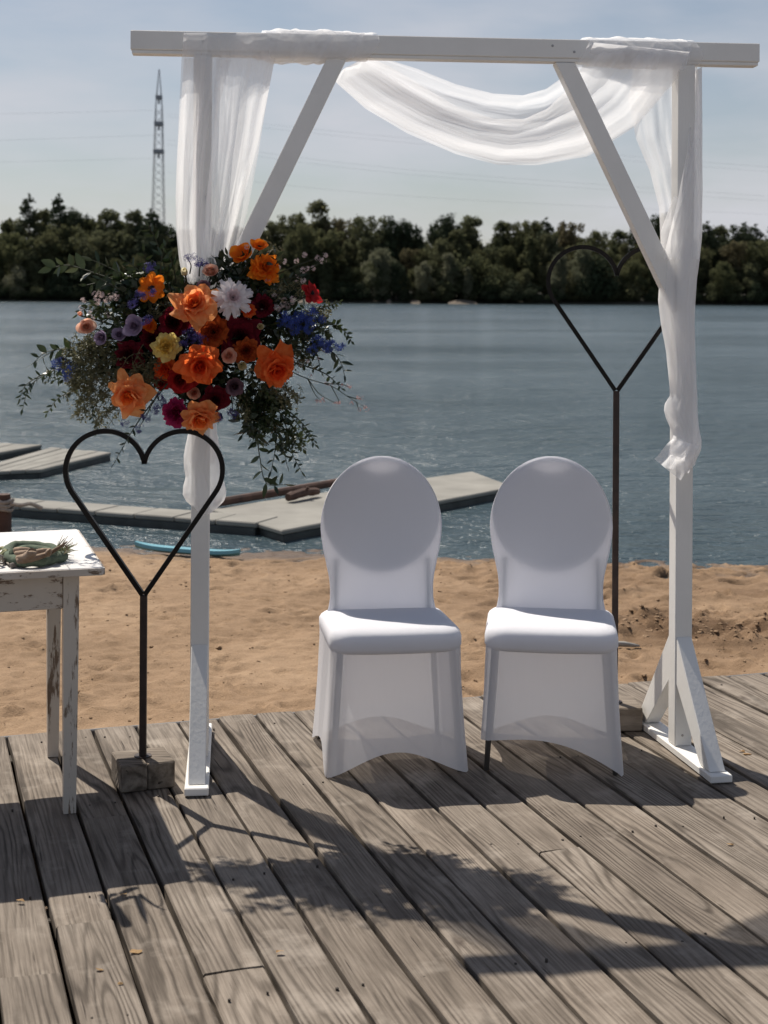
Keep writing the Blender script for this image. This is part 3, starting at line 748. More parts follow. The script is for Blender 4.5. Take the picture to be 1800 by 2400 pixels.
# driftwood on sand
p = G(1478, 1506, -.07); p.z = sand_z(p.x, p.y) + .012
mb = MB(); mb.tube(catmull([p + Vector((-.16, .0, .002)), p + Vector((-.05, .01, .006)), p + Vector((.04, -.005, .0))], 8), [.006, .01, .012, .013, .012, .012, .01, .008, .004], 7)
o = mb.build('driftwood', simple('grey_driftwood', (.30, .29, .27), .9, .3, 40), origin=p, smooth=True); tag(o, 'small grey driftwood stick on the sand right of the second chair', 'stick')

# ================================================================ WEDDING ARCH
TH = radians(5.2); AX = Vector((cos(TH), sin(TH), 0)); AN = Vector((sin(TH), -cos(TH), 0)); UP = Vector((0, 0, 1)); TB = .057
LP = Vector((-.566, 4.63, 0)) - AN * TB / 2
RP = LP + AX * 1.533; RP = Vector((RP.x, RP.y, 0))
BZ = 2.215; BH = .06
def A(a, d, z): return LP + AX * a + AN * d + UP * z
arch = empty('wedding_arch', LP); tag(arch, 'white painted wooden wedding arch with diagonal braces on the deck', 'arch')
bl, br = -.222, 1.775
MB().bar(A(bl, 0, BZ + BH / 2), A(br, 0, BZ + BH / 2), BH, TB, UP, .0025).build('beam', M['paint'], arch)
MB().bar(A(bl + .004, 0, BZ - .006), A(br - .004, 0, BZ - .006), .012, TB - .008, UP, .002).build('lower_batten', M['paint'], arch)
Rz = lambda v, a: Vector((v.x * cos(a) - v.y * sin(a), v.x * sin(a) + v.y * cos(a), v.z))
for base, tw in ((LP, radians(.5)), (RP, radians(6.0))):
    ax, an = Rz(AX, tw), Rz(AN, tw)
    MB().bar(base + UP * .0255, base + UP * (BZ - .013), TB, TB, ax, .0025).build('post', M['paint'], arch)
    f0, f1 = .325, -.34
    mb = MB(); mb.box(base + an * ((f0 + f1) / 2) + UP * .0135, (.07, f0 - f1, .023), Matrix.Rotation(atan2(ax.y, ax.x), 3, 'Z'), .003); mb.build('foot', M['paint'], arch)
    for s, e in ((1, f0), (-1, f1)):
        # raking strut, cut level at the foot and upright at the post
        w = TB / 2 - .003; hgt = .375; lo = abs(e) - .03; th = .075; pr_ = [(TB / 2 + .001, hgt), (TB / 2 + .001, hgt - .15), (lo - th, .0262), (lo, .0262)]
        vs = [base + ax * sx * w + an * s * q + UP * z for sx in (-1, 1) for (q, z) in pr_]
        fs = [(0, 1, 2, 3), (7, 6, 5, 4)] + [(i, (i + 1) % 4, (i + 1) % 4 + 4, i + 4) for i in range(4)]
        bm = bmesh.new(); bv = [bm.verts.new(v) for v in vs]
        for f in fs: bm.faces.new([bv[i] for i in f])
        bmesh.ops.recalc_face_normals(bm, faces=bm.faces); bmesh.ops.bevel(bm, geom=list(bm.edges), offset=.002, segments=1, affect='EDGES')
        me = bpy.data.meshes.new('foot_strut'); 
        for v in bm.verts: v.co -= arch.location
        bm.to_mesh(me); bm.free(); link('foot_strut', me, M['paint'], arch)
def diag(a0, z0, a1, z1, w=.057):
    d = Vector((a1 - a0, z1 - z0, 0)).normalized(); n = Vector((-d.y, d.x, 0)); mbx = MB()
    pts = [(a0, z0), (a1, z1)]; vs = []
    # ends: upright cut on the post, level cut under the beam
    def at(px, pz): return px, pz
    hw = w / 2
    lo1 = (a0, z0 + (hw / abs(d.x))); lo2 = (a0, z0 - (hw / abs(d.x)))
    hi1 = (a1 - hw / abs(d.y), BZ - .0135); hi2 = (a1 + hw / abs(d.y), BZ - .0135)
    if d.x > 0: poly = [lo2, lo1, hi1, hi2]
    else: poly = [lo2, lo1, hi2, hi1]
    k = .0265
    vs = [A(px, s * k, pz) for s in (-1, 1) for (px, pz) in poly]
    fs = [(0, 1, 2, 3), (7, 6, 5, 4)] + [(i, (i + 1) % 4, (i + 1) % 4 + 4, i + 4) for i in range(4)]
    bm = bmesh.new(); bv = [bm.verts.new(v - arch.location) for v in vs]
    for f in fs: bm.faces.new([bv[i] for i in f])
    bmesh.ops.recalc_face_normals(bm, faces=bm.faces); bmesh.ops.bevel(bm, geom=list(bm.edges), offset=.002, segments=1, affect='EDGES')
    me = bpy.data.meshes.new('diagonal_brace'); bm.to_mesh(me); bm.free(); link('diagonal_brace', me, M['paint'], arch)
def a_of(p): return (p - LP).dot(AX)
pt, pb = W(718, 138, LP.y + .04), W(545, 500, LP.y + .02)
sl_ = (pt.z - pb.z) / (a_of(pt) - a_of(pb)); a0 = TB / 2 + .001
diag(a0, pt.z + sl_ * (a0 - a_of(pt)), a_of(pt) + (BZ - pt.z) / sl_, BZ)
pt, pb = W(1222, 140, LP.y + .11), W(1405, 530, LP.y + .13)
sl_ = (pt.z - pb.z) / (a_of(pt) - a_of(pb)); a0 = 1.533 - TB / 2 - .003
diag(a0, pt.z + sl_ * (a0 - a_of(pt)), a_of(pt) + (BZ - pt.z) / sl_, BZ)

M['screw'] = simple('screw_head', (.35, .34, .33), .4, .2, 60, .7)
for (a, z) in ((.0, .30), (.0, .33), (1.533, .06), (.36, BZ + .02), (1.17, BZ + .02), (.0, BZ + .03), (1.533, BZ + .03), (1.51, BZ + .015), (1.1, BZ + .038), (.03, 1.46), (1.5, 1.5)):
    p = A(a, TB / 2 + .0006, z); MB().tube([p, p + AN * .0012], [.0042, .0036], 10).build('screw', M['screw'], arch)
# ================================================================ CHIFFON DRAPE
drape = empty('chiffon_drape', A(.75, 0, BZ + BH)); tag(drape, 'sheer white chiffon drape slung over the beam and wound round both posts', 'drape')
def beamY(u): 
    a = (P(u, 120, 4.66) - LP).dot(AX); return A(a, 0, 0).y
def sheet(name, rows, nu, nv, folds, amp, parent=drape, m='chiffon', smooth_t=True):
    """rows: (t, viewL x, viewL y, viewR x, viewR y, dL, dR) edges of the cloth; d = offset toward the viewer from the arch plane"""
    vs = []
    for i in range(nv + 1):
        t_ = i / nv; xl, yl, xr, yr, dl, dr, am = interp(rows, t_)
        for j in range(nu + 1):
            s_ = j / nu; vx, vy = lerp(xl, xr, s_), lerp(yl, yr, s_); d = lerp(dl, dr, s_)
            off, lat = 0.0, 0.0
            for (n, ph, dr_, k) in folds:
                q = 2 * pi * (n * s_ + ph + dr_ * t_); off += k * sin(q); lat += k * .5 * cos(q)
            off += .35 * noise.noise(Vector((s_ * 4, t_ * 5, len(rows)))) + .34 * (.28 - abs(noise.noise(Vector((s_ * 9 + 2 * t_, t_ * 2.2, len(rows) + 3))))) + .16 * (.28 - abs(noise.noise(Vector((s_ * 22 - 3 * t_, t_ * 3.5, len(rows) + 7)))))
            e = min(1, 8 * s_, 8 * (1 - s_)) * .8 + .2
            u = vx / .9217; Y = beamY(u) - d - off * am * amp
            p = P(u, vy / .9217, beamY(u)); q = P(u, vy / .9217, Y)
            # keep the silhouette: slide along the sight line only for the small fold depth
            q.x += lat * am * amp * .25 * e
            vs.append(q)
    return mesh(name, vs, grid_faces(nv + 1, nu + 1), M[m], parent, smooth=True)
rr_ = lambda *r: list(r)
# left panel: over the beam, down the front, gathered towards the post
sheet('hanging_panel', [(0, 405, 118, 590, 122, -.05, -.05, .1), (.03, 400, 86, 590, 88, -.045, -.045, .1), (.055, 398, 72, 592, 73, -.032, -.032, .1), (.085, 397, 71, 596, 70, .028, .028, .2), (.115, 396, 78, 597, 80, .040, .040, .3), (.18, 392, 130, 592, 132, .045, .045, .55),
    (.35, 387, 235, 574, 235, .05, .05, .8), (.55, 382, 345, 556, 345, .05, .055, 1), (.72, 379, 430, 540, 430, .055, .06, 1.1), (.85, 381, 505, 524, 505, .06, .06, 1), (.95, 387, 565, 506, 565, .06, .06, .8), (1, 402, 625, 486, 625, .055, .055, .6)],
    110, 70, [(1.6, .1, .15, .75), (4.3, .4, -.3, .30), (8.5, .2, .35, .10)], .030)
sheet('hanging_fold', [(0, 470, 120, 594, 126, .03, .03, .3), (.2, 462, 190, 582, 190, .02, .03, .6), (.45, 462, 300, 560, 300, .02, .03, .8), (.7, 452, 420, 528, 420, .02, .03, .9), (.9, 436, 530, 494, 530, .035, .04, .8), (1, 432, 600, 480, 600, .04, .045, .6)],
    60, 50, [(1.2, .3, .25, .7), (3.4, .1, .3, .3), (7, .8, .2, .08)], .022)
sheet('hanging_fold', [(0, 398, 125, 500, 125, .038, .038, .3), (.3, 390, 235, 470, 240, .035, .035, .6), (.6, 381, 370, 455, 370, .035, .04, .8), (.85, 380, 490, 450, 490, .045, .05, .8), (1, 400, 600, 455, 600, .045, .05, .6)],
    50, 44, [(1.1, .6, .2, .7), (3, .3, -.3, .3)], .02)
def wrap(name, a0, a1, rad, folds, seed, nz=60, na=56, twist=1.0):
    """cloth wound round the beam between a0 and a1"""
    vs = []
    for i in range(nz + 1):
        t_ = i / nz; a = lerp(a0, a1, t_); r0 = interp(rad, t_)[0]
        for j in range(na):
            q = 2 * pi * j / na; c, s = cos(q), sin(q)
            sq = 1 / max(abs(c) / .033, abs(s) / .036)           # square core
            rr = lerp(sq, .047, .55)
            f = 0
            for (n, k) in folds: f += k * sin(2 * pi * n * t_ * 1.0 + twist * 2 * q + seed + n)
            rr += r0 * .55 * (.5 + .5 * sin(q - .9) * .6) + max(0, f) * .004 + .0025 * noise.noise(Vector((c * 2, s * 2, t_ * 9 + seed)))
            if s < 0: rr += r0 * .45 * (-s)
            vs.append(A(a + .022 * sin(q + seed) * (1 if twist > 0 else -1) + .006 * sin(3 * q + seed), c * rr * .98, BZ + BH / 2 - .004 + s * rr))
    return mesh(name, vs, grid_faces(nz + 1, na, True), M['chiffon'], drape, smooth=True)
aa = lambda vx: a_of(W(vx, 100, beamY(vx / .9217)))
wrap('beam_wrap', aa(560), aa(800), [(0, .004), (.15, .016), (.4, .012), (.6, .014), (.85, .004), (1, -.006)], [(2.3, .8), (5.1, .5), (9.2, .3)], 1.0)
wrap('beam_wrap', aa(590), aa(770), [(0, .006), (.2, .02), (.5, .018), (.8, .012), (1, -.004)], [(3.3, .9), (6.1, .4)], 4.0, twist=-1.0)
wrap('beam_wrap', aa(1262), aa(1495), [(0, -.002), (.2, .008), (.45, .014), (.8, .006), (1, .0)], [(3.1, .7), (7.1, .5)], 2.0)
# swag between the braces, lengthwise pleats; two layers
sw_rows = [(0, 792, 122, 742, 150, -.035, -.03, .25), (.08, 836, 128, 726, 178, -.05, -.045, .6), (.2, 905, 150, 790, 235, -.06, -.05, 1), (.35, 985, 182, 880, 288, -.065, -.06, 1), (.5, 1065, 202, 985, 333, -.065, -.065, 1), (.62, 1130, 206, 1075, 356, -.06, -.065, 1), (.72, 1180, 192, 1160, 357, -.055, -.065, 1),
    (.82, 1225, 160, 1270, 338, -.05, -.06, .9), (.91, 1255, 128, 1375, 272, -.02, -.045, .8), (.97, 1272, 104, 1455, 180, .03, .02, .6), (1, 1284, 92, 1492, 112, .045, .042, .4)]
sheet('swag', sw_rows, 80, 120, [(1.4, .1, .4, .8), (3.1, .45, -.5, .25), (6, .2, .6, .07)], .02)
sw2 = [(t_, xl + (3 if 0 < t_ < 1 else 0), yl + 55 * sin(pi * t_), xr - 2, yr - 8 * sin(pi * t_), dl + .012, dr + .012, am) for (t_, xl, yl, xr, yr, dl, dr, am) in sw_rows]
sheet('swag', sw2, 60, 110, [(1.1, .6, -.3, .7), (2.6, .15, .5, .25)], .016)
# cloth over the beam on the right, down behind the post
sheet('over_beam_fold', [(0, 1265, 120, 1490, 128, -.05, -.05, .2), (.25, 1268, 90, 1492, 96, -.035, -.035, .3), (.4, 1275, 88, 1494, 93, .03, .03, .3), (.6, 1262, 112, 1492, 116, .045, .045, .5), (1, 1240, 145, 1478, 152, .05, .045, .8)], 80, 24, [(2.5, .2, .5, .6), (6, .5, -.5, .35), (11, .1, .3, .12)], .02)
sheet('back_panel', [(0, 1372, 128, 1506, 132, -.05, -.05, .3), (.2, 1358, 215, 1512, 215, -.05, -.045, .7), (.4, 1374, 300, 1514, 300, -.05, -.04, .9), (.6, 1404, 370, 1515, 370, -.05, -.035, .9), (.8, 1424, 450, 1516, 450, -.045, -.03, .8), (1, 1428, 560, 1510, 560, -.04, -.03, .5)], 60, 50, [(2, .1, .3, .6), (4.5, .6, -.4, .3)], .02)
sheet('side_strip', [(0, 1488, 120, 1503, 122, -.03, -.02, .2), (.25, 1496, 200, 1513, 200, .0, -.01, .4), (.5, 1484, 330, 1515, 330, .04, .02, .6), (.75, 1462, 440, 1516, 440, .048, .03, .7), (1, 1432, 560, 1510, 560, .045, .035, .5)], 30, 50, [(2, .1, .3, .5), (5, .6, -.4, .3)], .016)
def post_wrap(name, base, rows, folds, seed, depth=.05, nz=110, na=72):
    """rows: (view y, view xL, view xR): cloth wound round a post"""
    vs = []; y0, y1 = rows[0][0], rows[-1][0]
    for i in range(nz + 1):
        vy = lerp(y0, y1, i / nz); xl, xr = interp(rows, vy)
        pl_, pr2 = W(xl, vy, base.y), W(xr, vy, base.y); c = (pl_ + pr2) / 2; w = (pr2 - pl_).length / 2
        for j in range(na):
            q = 2 * pi * j / na; f = 0
            for (n, k, sl2) in folds: f += k * sin(n * q + sl2 * (vy - y0) * .01 + seed * n)
            f += .8 * noise.noise(Vector((cos(q) * 1.3, sin(q) * 1.3, vy * .018 + seed))) + 1.1 * (.25 - abs(noise.noise(Vector((cos(q) * 3.4, sin(q) * 3.4, vy * .012 + seed * 3)))))
            k = 1 + .085 * f * abs(sin(q)) + .03 * f
            vs.append(c + Vector((cos(q) * w * (1 + .02 * f), -sin(q) * depth * k, 0)))
    return mesh(name, vs, grid_faces(nz + 1, na, True), M['chiffon'], drape, smooth=True)
post_wrap('post_wrap', RP, [(150, 1506, 1510), (250, 1500, 1514), (330, 1486, 1515), (400, 1466, 1516), (450, 1446, 1516), (500, 1428, 1516), (560, 1428, 1511), (600, 1425, 1505), (650, 1422, 1502), (700, 1429, 1500), (760, 1440, 1501), (820, 1446, 1504), (855, 1449, 1506), (872, 1438, 1507), (885, 1435, 1507), (905, 1440, 1508), (925, 1449, 1510), (950, 1452, 1515), (970, 1450, 1514), (992, 1448, 1503), (1004, 1450, 1500)], [(3, .6, .8), (5, .5, -1.4), (8, .3, 2.0), (13, .16, -1.2)], 1.7, .052)
post_wrap('post_wrap', RP, [(520, 1434, 1508), (650, 1432, 1496), (800, 1452, 1497), (860, 1452, 1500), (890, 1446, 1503), (960, 1452, 1508), (985, 1455, 1498)], [(3, .6, -1.1), (6, .5, 1.6), (9, .3, -2.0)], 4.1, .046, 80, 60)
tl = RP.y - .07
def tri_cloth(name, pts, Ys, n=16):
    """a loose cloth corner: quad patch with soft waves"""
    c = [W(x, y, Y) for (x, y), Y in zip(pts, Ys)]; vs = []
    for i in range(n + 1):
        for j in range(n + 1):
            a, b = i / n, j / n; p = c[0].lerp(c[1], b).lerp(c[3].lerp(c[2], b), a)
            p += Vector((0, 1, 0)) * (.016 * sin(5 * a + 7 * b) + .01 * sin(11 * b - 4 * a)) * (1 - abs(2 * a - 1) * .3); vs.append(p)
    return mesh(name, vs, grid_faces(n + 1, n + 1), M['chiffon'], drape, smooth=True)
tri_cloth('loose_tail', [(1452, 948), (1513, 962), (1470, 1038), (1413, 991)], [tl, tl - .01, tl - .015, tl - .02])
tri_cloth('loose_tail', [(1455, 940), (1508, 968), (1488, 1022), (1436, 1010)], [tl + .015, tl, tl - .004, tl - .008])
# lower end of the cloth on the left post
post_wrap('post_wrap', LP, [(880, 424, 462), (930, 408, 468), (960, 401, 473), (985, 397, 475), (1010, 398, 474), (1030, 402, 477), (1050, 397, 486), (1068, 396, 488), (1082, 404, 484), (1096, 420, 470), (1106, 432, 458)], [(2, .5, .9), (4, .6, -1.4), (7, .35, 2.0)], 2.9, .06, 70, 64)
post_wrap('post_wrap', LP, [(560, 400, 492), (640, 418, 478), (760, 420, 470), (900, 420, 466), (975, 404, 470), (1000, 410, 462)], [(3, .5, .9), (6, .5, -1.4)], 5.3, .05, 60, 56)

# ================================================================ HEART STANDS
def heart_stand(loc, rod_h, rz, brz, label):
    r = empty('heart_stand', loc); tag(r, label, 'heart stand', 'heart hoops on rods')
    mb = MB(); R = Matrix.Rotation(brz, 3, 'Z')
    BHt = .08
    # block of two timbers
    for k, (cx, w) in enumerate(((-.0405, .079), (.0405, .081))):
        o = MB().box(Vector(loc) + R @ Vector((cx, 0, BHt / 2 + .001)), (w, .15, BHt - .001 * k), R, .004).build('base_timber', M['deck'], r)
    MB().tube([Vector(loc) + Vector((0, 0, BHt + z)) for z in (.0005, .004)], .026, 16).build('flange', M['rod'], r)
    MB().box(Vector(loc) + Vector((0, 0, (BHt + .003 + rod_h) / 2)), (.021, .021, rod_h - BHt - .003), Matrix.Rotation(rz, 3, 'Z'), .002).build('rod', M['rod'], r)
    cx, cz, rad = .115, .372, .117
    dd = sqrt(cx * cx + cz * cz); al = math.acos(rad / dd); th0 = atan2(-cz, -cx) + al   # tangent point from the tip
    path = [(0.004, .002)]
    th_t = th0 if cos(th0) > 0 else atan2(-cz, -cx) + al
    t0 = atan2(-cz, -cx) + al; t1 = pi - math.asin((.392 - cz) / rad)
    while t0 > pi: t0 -= 2 * pi
    for i in range(41):
        q = lerp(t0, t1, i / 40); path.append((cx + rad * cos(q), cz + rad * sin(q)))
    mb = MB(); X = Vector((cos(rz), sin(rz), 0)); Yv = Vector((-sin(rz), cos(rz), 0))
    for s in (1, -1):
        pts = [(s * p[0], p[1]) for p in path]; vs = []
        for i, p in enumerate(pts):
            a, b = pts[max(i - 1, 0)], pts[min(i + 1, len(pts) - 1)]; d = Vector((b[0] - a[0], b[1] - a[1])).normalized(); n = Vector((-d.y, d.x)) * .0072
            for (k, dep) in ((1, -.0105), (1, .0105), (-1, .0105), (-1, -.0105)):
                vs.append(Vector(loc) + X * (p[0] + n.x * k) + UP * (rod_h + p[1] + n.y * k) + Yv * dep)
        mb.add(vs, grid_faces(len(pts), 4, True) + [(0, 1, 2, 3), tuple(len(vs) - 4 + q for q in (3, 2, 1, 0))])
    soft(mb.build('heart_hoop', M['steel'], r), 35)
    return r
heart_stand(Vector((-.712, 4.456, 0)), .562, radians(4), radians(21), 'dark metal heart hoop on a short rod beside the white table')
heart_stand(Vector((.792, 5.08, 0)), 1.139, radians(-6), radians(2), 'dark metal heart hoop on a tall rod behind the second chair')

# ================================================================ TABLE
tc_ = Vector((-.775, 4.15, 0)); ta = radians(17.4); TX = Vector((cos(ta), sin(ta), 0)); TY = Vector((-sin(ta), cos(ta), 0)); TR = Matrix.Rotation(ta, 3, 'Z')
TW, TD, THh = .78, .70, .70
tab = empty('side_table', tc_ - TX * TW / 2 + TY * TD / 2); tag(tab, 'distressed white wooden table standing on the deck', 'table')
def T(x, y, z): return tc_ + TX * x + TY * y + UP * z
MB().box(T(-TW / 2, TD / 2, THh - .0105), (TW, TD, .021), TR, .003).build('tabletop', M['tabletop'], tab)
MB().box(T(-TW / 2, -.0015, THh - .0118), (TW - .004, .006, .0195), TR, .001).build('edge_board', M['worn_flat'], tab)
MB().box(T(.0015, TD / 2, THh - .0118), (.006, TD - .006, .0195), TR, .001).build('edge_board', M['worn_flat'], tab)
ins = .082
lx, ly = (-ins, -TW + ins), (ins, TD - ins)
for x in lx:
    for y in ly:
        vs = []
        for z, w in ((.0015, .017), (.45, .021), (THh - .0215, .022)):
            for sx, sy in ((-1, -1), (1, -1), (1, 1), (-1, 1)): vs.append(T(x + sx * w, y + sy * w, z))
        fs = grid_faces(3, 4, True) + [(3, 2, 1, 0), (8, 9, 10, 11)]
        mesh('leg', vs, fs, M['worn'], tab)
for y in ly: MB().box(T(-TW / 2, y + (-.009 if y < .3 else .009), THh - .0225 - .05), (TW - 2 * ins - .046, .02, .10), TR, .002).build('apron', M['worn_flat'], tab)
for x in lx: MB().box(T(x + (.009 if x > -.3 else -.009), TD / 2, THh - .0225 - .05), (.02, TD - 2 * ins - .046, .10), TR, .002).build('apron', M['worn_flat'], tab)
# ---- things on the table
M['moss'] = simple('green_felt', (.085, .112, .075), .95, .4, 60, 0, .6)
M['twig'] = simple('dry_twig', (.22, .155, .105), .9, .3, 60, 0, .4)
M['root'] = simple('pale_root', (.30, .215, .15), .9, .3, 50, 0, .4)
M['grassdry'] = simple('dry_grass', (.26, .26, .14), .9, .3, 60)
def TP(u, v, dz=0.0): p = G(u, v, THh + dz); return p
bun = empty('bound_bundle', TP(85, 1305)); tag(bun, 'green looped wreath bundle with dry roots and twigs on the table', 'bundle')
loop = [TP(*q) for q in ((150, 1303, .016), (120, 1311, .016), (80, 1316, .018), (40, 1314, .018), (17, 1300, .018), (22, 1286, .018), (45, 1279, .02), (80, 1280, .02), (115, 1285, .018), (140, 1294, .016))]
pp = catmull(loop, 46); o = MB().tube(pp, [.015 + .004 * noise.noise(Vector((i * .4, 0, 0))) for i in range(len(pp))], 10).build('green_loop', M['moss'], bun, smooth=True)
pp = catmull([TP(*q) for q in ((30, 1300, .03), (60, 1290, .035), (95, 1292, .034), (125, 1300, .03))], 20); MB().tube(pp, [.016] * 21, 10).build('green_loop', M['moss'], bun, smooth=True)
def root(pts, rads, name='root', m='root'):
    q = catmull([TP(*p) for p in pts], 12); MB().tube(q, [interp([(i / (len(rads) - 1), r) for i, r in enumerate(rads)], k / 12)[0] * (1 + .12 * noise.noise(Vector((k * .9, rads[0] * 999, 0)))) for k in range(13)], 8).build(name, M[m], bun, smooth=True)
root(((35, 1290, .055), (52, 1289, .058), (70, 1290, .056)), (.008, .009, .007)); root(((37, 1297, .05), (60, 1296, .055), (85, 1297, .05)), (.006, .008, .006))
root(((42, 1308, .04), (60, 1305, .05), (74, 1297, .075), (76, 1292, .082)), (.008, .011, .014, .010)); root(((42, 1314, .035), (65, 1312, .04), (95, 1304, .045), (112, 1298, .05)), (.008, .009, .008, .006))
root(((80, 1296, .05), (100, 1292, .05), (118, 1290, .05)), (.009, .009, .006)); root(((112, 1298, .05), (115, 1293, .07), (117, 1288, .085)), (.009, .008, .002))
root(((118, 1296, .05), (135, 1285, .07), (150, 1275, .085), (158, 1269, .092)), (.006, .005, .003, .0015), 'twig', 'twig'); root(((146, 1278, .08), (156, 1280, .075), (157, 1287, .06), (150, 1298, .03)), (.002, .0018, .0015, .001), 'twig', 'twig'); root(((150, 1275, .086), (149, 1272, .094)), (.002, .001), 'twig', 'twig')
mb = MB(); rq = random.Random(4)
for _ in range(70):
    p = TP(138 + rq.uniform(-12, 8), 1300 + rq.uniform(-6, 6), .016); d = Vector((rq.uniform(.2, 1), rq.uniform(-.6, .6), rq.uniform(-.1, .8))).normalized(); l = rq.uniform(.02, .06)
    mb.tube([p, p + d * l * .5 + UP * .004, p + d * l], [.0018, .0014, .0006], 4)
tag(mb.build('dry_grass_tuft', M['grassdry'], bun), kind='stuff')
a, b = TP(24, 1326, .008), TP(122, 1311, .008)
o = MB().bar(a, b, .014, .012, UP, .003).build('flat_stick', simple('grey_stick', (.14, .12, .105), .8, .3, 30), origin=a); tag(o, 'flat grey-brown stick lying in front of the green bundle', 'stick')
kn = empty('knotted_cord', TP(3, 1300)); tag(kn, 'pale knotted cord at the left edge of the table', 'cord')
for k in range(5):
    c = TP(rq.uniform(-14, 6), 1292 + k * 5, .012 + .012 * (k % 2)); pts = [c + Vector((.02 * cos(q) * rq.uniform(.7, 1.2), .018 * sin(q), .008 * sin(2 * q + k))) for q in [2 * pi * i / 10 for i in range(10)]]; pts.append(pts[0])
    MB().tube(catmull(pts, 24), .0055, 6).build('cord_loop', M['grassdry'] if k < 3 else M['rope'], kn, smooth=True)
MB().tube(catmull([TP(-10, 1318, .004), TP(5, 1321, .006), TP(14, 1318, .006), TP(22, 1323, .008)], 14), .003, 6).build('cord_end', M['rope'], kn, smooth=True)

# ================================================================ COVERED CHAIRS
def rrect(hw, hd, r, n=25):
    """rounded rectangle, 4n points from the front-left corner, front first; returns (x, y, side, s)"""
    out = []
    for side in range(4):
        for i in range(n):
            s = i / n
            ex, ey = ((1, 0), (0, 1), (-1, 0), (0, -1))[side]
            cx, cy = ((-hw, -hd), (hw, -hd), (hw, hd), (-hw, hd))[side]
            L = 2 * (hw if side % 2 == 0 else hd)
            x, y = cx + ex * L * s, cy + ey * L * s
            # pull into rounded corner
            kx, ky = hw - r, hd - r
            if abs(x) > kx and abs(y) > ky:
                dx, dy = abs(x) - kx, abs(y) - ky; m = max(dx, dy); l = sqrt(dx * dx + dy * dy)
                f = m / l if l else 1
                x = math.copysign(kx + dx * f, x); y = math.copysign(ky + dy * f, y)
            out.append((x, y, side, s))
    return out
BT = [(.700, .1995), (.677, .198), (.631, .1915), (.585, .181), (.539, .1715), (.509, .1685), (.470, .169), (.440, .1745), (.415, .184), (.385, .193), (.360, .197)]
def back_w(z):
    if z >= .70: return .1995 * sqrt(max(0, 1 - ((z - .70) / .230) ** 2))
    pts = list(reversed(BT))
    for (z0, w0), (z1, w1) in zip(pts, pts[1:]):
        if z <= z1:
            t_ = max(0, (z - z0) / (z1 - z0)); t_ = t_ * .6 + .4 * t_ * t_ * (3 - 2 * t_); return lerp(w0, w1, t_)
    return pts[-1][1]
def back_y(z): return .142 + .035 * ((z - .4) / .53)
